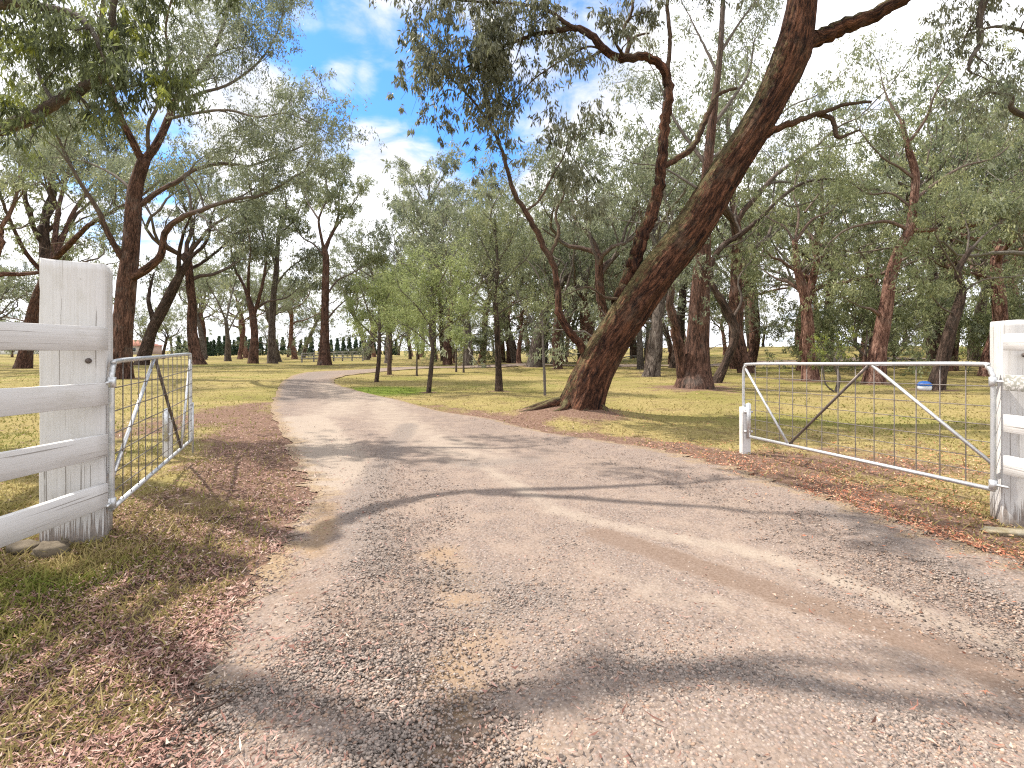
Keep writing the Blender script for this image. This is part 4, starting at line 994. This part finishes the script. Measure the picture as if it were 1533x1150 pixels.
    ptree(20, 'lime green sapling with a thin dark stem close to the driveway bend', None, [(641, 588, 9), (645, 555, 8), (648, 520, 7), (644, 490, 6), (648, 460, 4), (646, 425, 3)],
          [([(646, 520), (620, 495), (595, 480)], 3, 2), ([(645, 510), (675, 485), (700, 470)], 3, 2), ([(645, 490), (625, 460), (605, 440)], 3, 2), ([(645, 480), (670, 450), (690, 430)], 3, 2), ([(647, 450), (660, 420), (670, 400)], 3, 2), ([(647, 455), (630, 425), (622, 405)], 3, 2)],
          BARK_DARK, LEAF_LIME, sst(16.4), 'sapling', 'sapling', 'young saplings on the lawn', spacing=.28, L=.75, t0=.15, crown_t=.6, spots=.6)
    ptree(21, 'lime green sapling with a bare leaning stem left of all the others', None, [(563, 572, 8), (567, 540, 7), (568, 510, 6), (568, 480, 4), (566, 450, 3)],
          [([(568, 515), (550, 495), (535, 480)], 3, 2), ([(568, 505), (588, 485), (600, 470)], 3, 2), ([(568, 490), (552, 465), (545, 445)], 3, 2), ([(567, 470), (580, 445), (588, 428)], 3, 2)],
          BARK_DARK, LEAF_LIME, sst(22), 'sapling', 'sapling', 'young saplings on the lawn', spacing=.36, L=.9, t0=.15, crown_t=.55, spots=.6)
    ptree(22, 'yellowish sapling on a short brown stem between the two lime ones', None, [(583, 561, 8), (583, 535, 7), (584, 505, 5), (586, 470, 3)],
          [([(583, 525), (565, 505), (552, 495)], 3, 2), ([(583, 515), (605, 500), (618, 490)], 3, 2), ([(584, 500), (600, 470), (610, 450)], 3, 2), ([(585, 490), (575, 460), (570, 440)], 3, 2)],
          BARK_RED, LEAF_LIME, sst(28, tint=.62), 'sapling', 'sapling', 'young saplings on the lawn', spacing=.42, L=1.1, t0=.15, crown_t=.5, spots=.6)
    ptree(23, 'taller young gum tree with a straight black stem right of the lime saplings', None, [(747, 586, 15), (746, 540, 11), (744, 490, 10), (741, 440, 8), (745, 400, 6), (742, 350, 4)],
          [([(743, 440), (720, 410), (700, 395)], 4, 2), ([(744, 430), (770, 405), (790, 385)], 4, 2), ([(744, 410), (725, 370), (712, 345)], 4, 2), ([(744, 395), (765, 360), (775, 330)], 4, 2), ([(742, 360), (735, 320), (745, 295)], 4, 2), ([(745, 475), (720, 455), (700, 450)], 3, 2), ([(745, 470), (775, 452), (790, 445)], 3, 2)],
          BARK_DARK, LEAF_OLIVE, sst(17, cr=.5, nl=60, droop=.7, lw=.28, tint=.5), 'gum_tree', 'tree', None, spacing=.32, L=.95, t0=.15, crown_t=.7, spots=.7)
    ptree(24, 'whip thin sapling stem beside the foot of the leaning giant', None, [(816, 592, 5), (815, 560, 5), (813, 520, 4), (812, 480, 3)],
          [([(813, 500), (800, 480), (795, 465)], 2, 1), ([(813, 495), (825, 475), (832, 460)], 2, 1)],
          BARK_RED, LEAF_OLIVE, sst(16, cr=.3, nl=34), 'sapling', 'sapling', 'young saplings on the lawn', spacing=.4, L=.5, t0=.4, crown_t=.75, spots=.4)
    for k, (px, py, top, lab) in enumerate(((683, 557, 505, 'small distant sapling just right of the nearest lime one'), (624, 563, 520, 'little pale stemmed sapling left of the nearest lime one'), (694, 558, 520, 'tiny bare stemmed sapling right of the small distant one'))):
        ptree(25 + k, lab, None, [(px, py, 4), (px, (py + top) / 2, 3), (px + 1, top, 2)], [], BARK_DARK, LEAF_LIME, sst(28, cr=.5, nl=40), 'sapling', 'sapling', 'young saplings on the lawn', spacing=.35, L=.7, crown_t=.55 if k < 2 else .8, spots=.4)
    ptree(30, 'scrappy yellow leaved sapling with a crooked stem seen through the right gate wire', 17, [(1251, 588, 7), (1256, 565, 6), (1249, 545, 5), (1254, 525, 3)],
          [([(1252, 552), (1240, 535), (1232, 520)], 3, 2), ([(1253, 545), (1262, 530), (1270, 515)], 3, 2), ([(1251, 588), (1236, 575), (1232, 550), (1225, 535)], 3, 2, .1)],
          BARK_RED, LEAF_GOLD, sst(17, cr=.28, nl=26, tint=.7), 'sapling', 'sapling', 'young saplings on the lawn', spacing=.4, L=.45, t0=.4, crown_t=.7, spots=.4)

def build_overhang():
    # the tree just outside the frame on the left: its limbs reach into the picture and shade the track
    st = Style(cr=.42, nl=64, ls=.15, lw=.2, up=.0, wander=.25, kids=3, droop=1.5, flat=.8, ratio=.62, tint=.38)
    tr = Tree(91, st); rng = np.random.default_rng(92)
    b = np.array([-10.6, 7.6, float(gz(-10.6, 7.6))])
    q = [b - UP * .1, b + [.1, 0, 1.2], b + [.4, -.1, 2.8], b + [.6, -.2, 4.4], b + [.9, -.4, 6.4], b + [1.2, -.5, 8.6], b + [1.1, -.6, 11]]
    pts, rr = catmull(q, [.55, .46, .42, .38, .31, .22, .1], .12); tube(tr.wood, pts, rr, 20, .08, rng)
    tr.sprout(pts, rr, .85, 1.4, 1.2, 0)
    lm = []
    def limb(pl, r0, r1, t0, sp, L, lev=1, upb=.1):
        lp, lr = catmull(pl, np.linspace(r0, r1, len(pl)), .1); mb = MB(); lp = lp + rng.normal(0, .14, lp.shape) * lr[:, None]; tube(mb, lp, lr, 10, .08, rng)
        if sp: tr.sprout(lp, lr, t0, sp, L, lev, mb, upb=upb)
        lm.append(mb); return lp
    j = lambda i: pts[i]
    a = int(len(pts) * .36)
    # visible limb in the top left corner
    limb([j(a), (-9.7, 8.3, 4.7), P(0, 192, 8.8), P(45, 178, 8.8), P(80, 155, 8.7), P(130, 128, 8.6), P(166, 102, 8.5), P(172, 60, 8.5), P(168, 20, 8.3), P(180, -30, 8.2)], .13, .04, .42, 1.0, .9)
    limb([j(int(len(pts) * .5)), (-9.2, 8.2, 6.2), P(-40, 12, 8.4), P(0, 5, 8.3), P(60, 10, 8.2), P(115, 24, 8.0), P(140, 50, 7.9), P(150, 75, 7.9)], .12, .025, .35, .7, .9, 1, -.1)
    limb([P(80, 155, 8.7), P(62, 120, 8.9), P(50, 90, 9.0)], .035, .015, .1, .5, .8)
    limb([P(130, 128, 8.6), P(170, 135, 8.4), P(215, 125, 8.2)], .03, .01, .3, .6, .7)
    # limbs above the frame that shade the track
    def sh(px, py, z):     # the point at height z whose sun shadow falls on the track there
        x, y = G(px, py); return np.array([float(x) + sv.x / sv.z * z, float(y) + sv.y / sv.z * z, z])
    l = limb([j(int(len(pts) * .52)), (-8.6, 6.9, 6.3), sh(440, 808, 6.5), sh(500, 788, 6.6), sh(600, 757, 6.6), sh(700, 744, 6.7), sh(830, 735, 6.8), sh(960, 728, 7.0), sh(1080, 722, 7.3)], .14, .03, .85, 1.3, 1.0)
    limb([sh(720, 745, 6.7), sh(850, 747, 6.9), sh(1000, 755, 7.0), sh(1150, 766, 7.1), sh(1260, 776, 7.3)], .075, .02, .75, 1.0, .9)
    limb([j(int(len(pts) * .68)), (-8.9, 5.4, 8.2), sh(560, 1110, 8.8), sh(680, 1075, 8.9), sh(850, 1045, 9.0), sh(1000, 1018, 9.1), sh(1150, 1022, 9.2), sh(1300, 1040, 9.3), sh(1450, 1062, 9.5), sh(1600, 1080, 9.8)], .13, .05, .62, 2.2, .6, 0)
    limb([sh(1000, 1018, 9.1), sh(1150, 990, 9.4), sh(1300, 1000, 9.6), sh(1400, 1010, 9.9)], .06, .02, .3, 1.2, .7, 0)
    limb([j(int(len(pts) * .6)), (-8.6, 8.2, 7.6), (-7.0, 8.9, 8.2), (-5.5, 9.2, 8.6)], .12, .04, .4, 1.3, 1.0)
    for i in range(46):
        px = rng.uniform(-30, 240) * (1 if rng.uniform() < .75 else .6); py = rng.uniform(-60, 190 - .35 * max(px, 0)); d = 8.9 + abs(rng.normal(0, .7))
        tr.clump(P(px, py, d), rng.uniform(.22, .42), int(rng.uniform(18, 40)), np.clip(.46 + .3 * rng.normal(), .05, 1))
    for px, py in ((232, 115), (240, 125), (255, 118), (262, 125), (225, 120), (210, 80), (30, 40), (50, 60), (200, 20), (190, 40), (20, 150), (10, 120)):
        tr.clump(P(px, py, 8.2 + rng.normal(0, .2)), .22, 40, .85)
    finish_tree(tr, 'gum_tree', 'overhanging gum tree whose lime tinted leaves fill the top left corner', 'tree', b, BARK_RED, LEAF_GOLD, None, lm)
    # and one outside on the right
    st = Style(cr=.4, nl=46, ls=.12, lw=.22, up=.0, wander=.3, kids=2, droop=1.5, flat=.8, ratio=.62)
    tr = Tree(95, st); rng = np.random.default_rng(96); b = np.array([13.6, 10.6, float(gz(13.6, 10.6))])
    q = [b - UP * .1, b + [-.1, 0, 1.5], b + [-.4, -.1, 3.2], b + [-.5, -.2, 5.2], b + [-.9, -.4, 7.6], b + [-.8, -.5, 10.5]]
    pts, rr = catmull(q, [.5, .4, .36, .3, .22, .08], .12); tube(tr.wood, pts, rr, 20, .08, rng); tr.sprout(pts, rr, .7, .9, 2.0, 1); lm = []
    limb([pts[int(len(pts) * .5)], (11.6, 10.2, 6.0), P(1570, 190, 10), P(1532, 172, 10), P(1512, 160, 10), P(1516, 145, 9.9), P(1480, 138, 9.9)], .1, .018, .5, 1.0, .8)
    limb([pts[int(len(pts) * .68)], (11.8, 9.8, 8.0), P(1580, -60, 9.6), P(1520, -40, 9.6), P(1475, 0, 9.5), P(1466, 40, 9.5), P(1468, 65, 9.5), P(1455, 85, 9.4), P(1450, 105, 9.4), P(1462, 112, 9.4)], .11, .012, .45, .8, .9)
    limb([pts[int(len(pts) * .6)], (11.5, 10.4, 7.2), P(1600, 60, 10.4), P(1545, 50, 10.4), P(1490, 40, 10.3), P(1430, 60, 10.2)], .08, .012, .45, .55, .8)
    for i in range(26):
        px = rng.uniform(1375, 1560); py = rng.uniform(-40, 110) * (.4 + .6 * (px - 1375) / 185); tr.clump(P(px, py, 9.8 + rng.normal(0, .5)), rng.uniform(.2, .35), int(rng.uniform(14, 32)))
    finish_tree(tr, 'gum_tree', 'gum tree beyond the right edge with dangling dark twigs in the top right corner', 'tree', b, BARK_DARK, LEAF_DARK, None, lm)

# ------------------------------------------------------------------ woodland
def proto(seed, H, clear, r0, nl, st, L, lev=2, lean=.15, top=True, side=0):
    tr = Tree(seed, st); rng = tr.rng
    d = nrm(np.array([rng.normal(0, lean), rng.normal(0, lean), 1])); p = np.array([0, 0, -.15]); pts = [p]; n = 7; hh = H * clear
    for i in range(n):
        d = nrm(d + rng.normal(0, .09, 3) + UP * .12); p = p + d * hh / n; pts.append(p)
    pp, rr = catmull(pts, np.linspace(r0, r0 * .62, n + 1), .4)
    fl = lambda A, Sg: 1 + .3 * np.exp(-Sg / (r0 * 1.2)) * (1 + .5 * np.sin(5 * A + seed))
    tube(tr.wood, pp, rr, 12, .09, rng, extra=fl)
    for k in range(nl):
        az = 6.283 * (k + rng.uniform(0, .6)) / nl; el = rng.uniform(.55, 1.2); dd = np.array([math.cos(az) * math.cos(el), math.sin(az) * math.cos(el), math.sin(el)])
        i = len(pp) - 1 - int(rng.uniform(0, .3) * len(pp)) if k else len(pp) - 1
        tr.grow(pp[i], dd if k else nrm(dd * .3 + UP), L * rng.uniform(.8, 1.15), rr[-1] * rng.uniform(.45, .7), lev)
    for k in range(side):
        i = int(rng.uniform(.25, .8) * len(pp)); az = rng.uniform(0, 6.28); dd = np.array([math.cos(az), math.sin(az), .25])
        tr.grow(pp[i], dd, L * .7, rr[i] * .25, max(1, lev - 1))
    return tr

def make_protos():
    out = {}
    def reg(key, tr, bark, leafm):
        lv = tr.leaves()
        out.setdefault(key, []).append((tr.wood.mesh('trunk', bark, (0, 0, 0), True), make_mesh('crown', lv[0], lv[1], None, {'tint': lv[2]}, False, leafm), float(lv[0][:, 2].max())))
    bk = [BARK_RED, BARK_DARK, BARK_GREY, BARK_PINK, BARK_RED]
    for i in range(5):
        st = Style(tw=.02, cr=.80, nl=66, ls=.20, lw=.30, up=.4, wander=.28, kids=2, droop=.9, flat=.44, ratio=.62, tint=.45 + .04 * i)
        reg('tall', proto(200 + i, 16, .36 + .05 * (i % 3), .30, 6, st, 4.6, 2, side=1), bk[i], [LEAF_GREY, LEAF_OLIVE, LEAF_GREY, LEAF_OLIVE, LEAF_GREY][i])
    for i in range(4):
        st = Style(tw=.018, cr=.78, nl=62, ls=.19, lw=.30, up=.3, wander=.3, kids=2, droop=1.0, flat=.65, ratio=.64, tint=.5)
        reg('bushy', proto(220 + i, 11, .33, .24, 6, st, 3.9, 2, side=2), bk[(i + 1) % 5], [LEAF_OLIVE, LEAF_GREY, LEAF_OLIVE, LEAF_GREY][i])
    for i in range(4):
        st = Style(cr=.6, nl=52, ls=.15, lw=.32, up=.25, wander=.3, kids=3, droop=.8, flat=.75, ratio=.66, tint=.55)
        reg('low', proto(240 + i, 6, .16, .13, 5, st, 2.4, 2, side=4), bk[(i + 3) % 5], [LEAF_OLIVE, LEAF_OLIVE, LEAF_GREY, LEAF_LIME][i])
    return out

def copies(kind, i, x, y, H, rz, label, group, name='gum_tree', cat='tree', pr=None):
    wm, cm, h0 = pr[kind][i % len(pr[kind])]; s = H / h0
    o = thing(name, label, cat, (x, y, float(gz(x, y))), rz, group); o.scale = (s * (1.0), s, s)
    link('trunk', wm, o); link('crown', cm, o); return o

def skyline(px):
    return float(np.interp(px, [-300, 0, 230, 330, 420, 470, 560, 600, 650, 700, 760, 900, 1000, 1120, 1250, 1330, 1450, 1600, 1900], [250, 300, 330, 330, 320, 300, 300, 290, 265, 268, 262, 235, 210, 200, 150, 120, 105, 100, 100]))

def build_woodland(pr):
    rng = np.random.default_rng(55); placed = []
    def ok(x, y, sep):
        if float(edge_dist(np.array([x]), np.array([y]))[0]) < 2.2: return False
        return all((x - a) ** 2 + (y - b) ** 2 > sep * sep for a, b in placed)
    def scatter(n, pxr, dr, kinds, sep, label, group, hmul=(.8, 1.0), cap=22, name='gum_tree', cat='tree', floor=0):
        c = 0; tries = 0
        while c < n and tries < n * 60:
            tries += 1; px = rng.uniform(*pxr); d = math.sqrt(rng.uniform(dr[0] ** 2, dr[1] ** 2)); x = (px - CX) / F * d
            if not ok(x, d, sep): continue
            kind = kinds[int(rng.integers(len(kinds)))]; g = float(gz(x, d))
            H = (HZ - skyline(px)) / F * d + CAMH - g
            if kind == 'low': H = rng.uniform(4.2, 7.5)
            elif kind == 'bushy': H = min(H * rng.uniform(.6, .9), rng.uniform(9, 13))
            else: H = min(H * rng.uniform(*hmul), cap * rng.uniform(.85, 1))
            if H < 3: continue
            placed.append((x, d)); copies(kind, int(rng.integers(9)), x, d, H, rng.uniform(0, 6.28), label, group, name, cat, pr); c += 1
            TREESPOTS.append((x, d, .9))
    for i, (px, d, top, kind, lab) in enumerate(((905, 31, 165, 'tall', 'tall grey green gum tree rising behind the curved left limb of the leaning giant'), (975, 27, 70, 'tall', 'tall gum tree filling the sky behind the upright limb of the leaning giant'),
            (1120, 30, 60, 'tall', 'tall gum tree behind the top of the leaning trunk'), (835, 36, 225, 'bushy', 'bushy gum tree between the black stemmed young tree and the leaning giant'), (1480, 27, 95, 'tall', 'tall olive gum tree above the right white fence'), (1420, 33, 85, 'tall', 'tall olive gum tree behind the elbow trunked one'),
            (1600, 22, 60, 'bushy', 'bushy gum tree half outside the right edge'), (300, 46, 190, 'tall', 'tall gum tree behind the spreading right lobe of the red trunked one'), (95, 47, 130, 'tall', 'tall gum tree behind the thick left post'), (-40, 36, 120, 'tall', 'tall gum tree at the left edge behind the rails'), (700, 44, 250, 'bushy', 'bushy gum tree close behind the black stemmed young tree'))):
        x = (px - CX) / F * d; placed.append((x, d)); TREESPOTS.append((x, d, 1.0)); copies(kind, i * 2 + (kind == 'bushy'), x, d, (HZ - top) / F * d + CAMH - float(gz(x, d)), i * 1.3, lab, None, pr=pr)
    W1 = 'gum trees of the wood behind the lawn'
    scatter(22, (655, 1010), (36, 66), ['tall', 'bushy', 'tall'], 3.4, 'gum tree in the crowded wood behind the lawn and the lime saplings', W1)
    scatter(8, (545, 690), (46, 85), ['tall', 'bushy'], 4.5, 'gum tree behind the lime saplings at the end of the driveway', 'gum trees behind the saplings')
    scatter(14, (1010, 1600), (28, 46), ['tall', 'bushy', 'tall'], 4.6, 'gum tree in the olive wood behind the right gate', 'gum trees behind the right gate')
    scatter(26, (960, 1650), (46, 85), ['tall', 'tall', 'bushy'], 4.2, 'far gum tree on the rising ground at the right', 'far gum trees on the rising ground')
    scatter(13, (1130, 1640), (28, 52), ['low'], 3.4, 'low bushy young gum tree under the taller trees at the right', 'low young gum trees under the wood', name='young_gum_tree')
    scatter(3, (660, 830), (36, 60), ['low'], 3.2, 'low bushy young gum tree in front of the wood behind the lawn', 'low young gum trees before the wood', name='young_gum_tree')
    scatter(16, (560, 1000), (75, 130), ['tall', 'bushy'], 6, 'far gum tree deep in the wood behind the lawn', 'far gum trees deep in the wood')
    scatter(14, (-200, 330), (52, 110), ['tall', 'bushy'], 6, 'far gum tree across the open paddock at the left', 'far gum trees across the left paddock', (.7, .95), 20)
    scatter(3, (-120, 60), (34, 50), ['bushy', 'tall'], 6, 'gum tree behind the white rails at the left edge', 'gum trees behind the left rails')
    scatter(13, (300, 560), (60, 105), ['tall', 'bushy'], 6, 'far gum tree in the gap beyond the end of the driveway', 'far gum trees beyond the driveway end', (.6, .9))

def build_conifers():
    rng = np.random.default_rng(66); meshes = []
    for k in range(3):
        tr = Tree(300 + k, Style(cr=.3, nl=1, ls=.3, lw=.4, droop=-.9, flat=1, tint=.5)); mb = tr.wood
        tube(mb, *catmull([(0, 0, -.1), (0, 0, 1.5), (0, 0, 3.9)], [.12, .09, .02], .4), 6)
        for i in range(280):
            z = .25 + 3.7 * rng.uniform() ** 1.1; rr = .66 * (1 - (z / 4.1) ** 1.15) + .02; a = rng.uniform(0, 6.28); q = rr * rng.uniform(.5, 1)
            tr.clumps.append((np.array([math.cos(a) * q, math.sin(a) * q, z]), 0.15, 9, .5 + rng.normal(0, .2)))
        lv = tr.leaves(); meshes.append((mb.mesh('trunk', BARK_DARK), make_mesh('crown', lv[0], lv[1], None, {'tint': lv[2]}, False, LEAF_CONIFER)))
    for i, px in enumerate(np.concatenate([np.arange(268, 345, 7.6), np.arange(349, 470, 8.4), np.arange(478, 600, 9)])):
        px = px + rng.normal(0, 1.2); d = 112 + (px - 270) * .06 + rng.normal(0, .6); x = (px - CX) / F * d
        o = thing('conifer_tree', 'small pointed dark green conifer in the straight row beyond the paddock', 'conifer', (x, d, float(gz(x, d)) - .1), rng.uniform(0, 6.28), 'row of pointed conifers beyond the paddock'); s = rng.uniform(.85, 1.18); o.scale = (s * 1.1, s * 1.1, s)
        wm, cm = meshes[i % 3]; link('trunk', wm, o); link('crown', cm, o)

# ------------------------------------------------------------------ small far things
def flat_mat(name, a, b, sc=3, rough=.85):
    t = NT(name); n = t.noise(t.obj(), sc, 5, .6); return t.done(t.bsdf(base=t.ramp(n, [(.35, a), (.65, b)]), rough=rough, spec=.2))

def building(label, px, d, wd, dp, hw, hr, rz, wallm, roofm, cat, name):
    x = (px - CX) / F * d; base = np.array([x, d, float(gz(x, d))]); root = thing(name, label, cat, base, rz)
    mb = MB(); box(mb, (0, 0, hw / 2 - .2), wd, dp, hw + .4); mb.build('wall', wallm, root)
    o = .45; W2, D2 = wd / 2 + o, dp / 2 + o; r = max(.5, W2 - D2)
    V = [(-W2, -D2, hw), (W2, -D2, hw), (W2, D2, hw), (-W2, D2, hw), (-r, 0, hw + hr), (r, 0, hw + hr), (-W2, -D2, hw - .15), (W2, -D2, hw - .15), (W2, D2, hw - .15), (-W2, D2, hw - .15)]
    mb = MB(); mb.add(V, [[0, 1, 5, 4], [2, 3, 4, 5], [6, 7, 1, 0], [7, 8, 2, 1], [8, 9, 3, 2], [9, 6, 0, 3], [9, 8, 7, 6]], [[1, 2, 5], [3, 0, 4]]); mb.build('roof', roofm, root)
    fm = flat_mat(name + '_window_frame', (.6, .6, .58), (.75, .75, .73)); gm = NT(name + '_glass'); gm = gm.done(gm.bsdf(base=(.03, .04, .05), rough=.1, spec=.6))
    for xx in (-wd * .3, wd * .22):
        mb = MB(); w2, h2, zc = .9, .6, hw * .56
        for (cx, cz, sx, sz) in ((0, h2, 2 * w2 + .1, .1), (0, -h2, 2 * w2 + .1, .1), (-w2, 0, .1, 2 * h2 - .1), (w2, 0, .1, 2 * h2 - .1), (0, 0, .07, 2 * h2 - .1)): box(mb, (xx + cx, -dp / 2 - .02, zc + cz), sx, .08, sz)
        f = mb.build('window', fm, root); mb = MB(); box(mb, (xx, -dp / 2 - .012, zc), 2 * w2 - .1, .02, 2 * h2 - .1); mb.build('pane', gm, f)
    return root

def build_small():
    t = NT('red_brick'); p = t.obj(); br = t.n('TexBrick', {'Vector': p, 'Color1': (.28, .12, .085), 'Color2': (.36, .17, .12), 'Mortar': (.4, .34, .3), 'Scale': 4.0}).outputs[0]
    building('low red brick house with a hipped roof far off beside the tall left trunk', 196, 150, 13, 8, 2.7, 1.7, .12, t.done(t.bsdf(base=br, rough=.9)), flat_mat('red_tiles', (.24, .10, .07), (.36, .17, .125)), 'house', 'brick_house')
    building('long low white farm shed at the far left edge behind the rails', 12, 165, 20, 8, 2.1, .7, .1, flat_mat('white_wall', (.62, .62, .6), (.75, .75, .73)), flat_mat('grey_roof', (.5, .5, .5), (.65, .65, .65)), 'shed', 'farm_shed')
    # grey rail yard at the end of the driveway
    d = 60; x0, x1 = (452 - CX) / F * d, (545 - CX) / F * d; gm = flat_mat('grey_timber', (.22, .20, .185), (.38, .355, .33), 2)
    base = np.array([x0, d, float(gz(x0, d))]); root = thing('rail_fence', 'low grey timber rail fence around the yard beyond the tall upright tree', 'fence', base)
    ps = []
    for i in range(7):
        x = x0 + (x1 - x0) * i / 6; y = d + .6 * math.sin(i * .9); g = float(gz(x, y)); ps.append((x, y, g)); mb = MB(); box(mb, (x, y, g + .5), .14, .14, 1.3, bev=.01); mb.build('post', gm, root, base)
    for z in (.45, .78, 1.08):
        mb = MB()
        for a, b in zip(ps[:-1], ps[1:]): beam(mb, (a[0], a[1] - .1, a[2] + z), (b[0], b[1] - .1, b[2] + z), .05, .11)
        mb.build('rail', gm, root, base)
    RK = m_rock('grey_stone', (0.065, 0.052, 0.037), (0.180, 0.149, 0.109)); YR = m_rock('pale_yellow_stone', (0.225, 0.180, 0.100), (0.330, 0.300, 0.235))
    rock('lumpy grey stone wedged at the front of the left post', -3.08, 3.36, .19, .14, .13, 3, RK, .4)
    rock('flatter brownish stone on the grass left of the grey one', -3.33, 3.42, .22, .15, .09, 8, RK, -.3)
    rock('long flat pale yellow stone at the foot of the right post', 3.78, 3.80, .36, .13, .05, 12, YR, -.15)
    # blue and white tub
    x, y = (1384 - CX) / F * 17.3, 17.3; base = np.array([x, y, float(gz(x, y))]); root = thing('feed_tub', 'small round blue and white tub lying on the grass beside the dark leaning tree', 'tub', base)
    blue = flat_mat('blue_plastic', (.03, .12, .42), (.045, .17, .52), 4, .4); white = flat_mat('white_plastic', (.70, .74, .78), (.80, .82, .84), 4, .4)
    ns = 24; a = np.arange(ns) / ns * 2 * np.pi
    def lathe(prof):
        V = np.concatenate([np.c_[np.cos(a) * r, np.sin(a) * r, np.full(ns, z)] for r, z in prof]); n = len(prof); i = np.arange(n - 1)[:, None] * ns; j = np.arange(ns)[None]; k = (np.arange(ns) + 1) % ns
        return V, np.stack([i + j, i + k[None], i + ns + k[None], i + ns + j], -1).reshape(-1, 4)
    mb = MB(); mb.add(*lathe([(.001, 0), (.16, 0), (.19, .03), (.205, .10), (.20, .16)])); mb.build('body', white, root, smooth=True)
    mb = MB(); mb.add(*lathe([(.201, .158), (.215, .165), (.21, .20), (.185, .25), (.12, .30), (.05, .32), (.001, .322)])); mb.build('lid', blue, root, smooth=True)

build_hero()
build_named_trees()
build_overhang()
PR = make_protos()
build_woodland(PR)
build_conifers()
build_gateway()
build_small()
build_ground()
build_road()
build_gravel()
build_litter()
build_twigs()
build_grass()
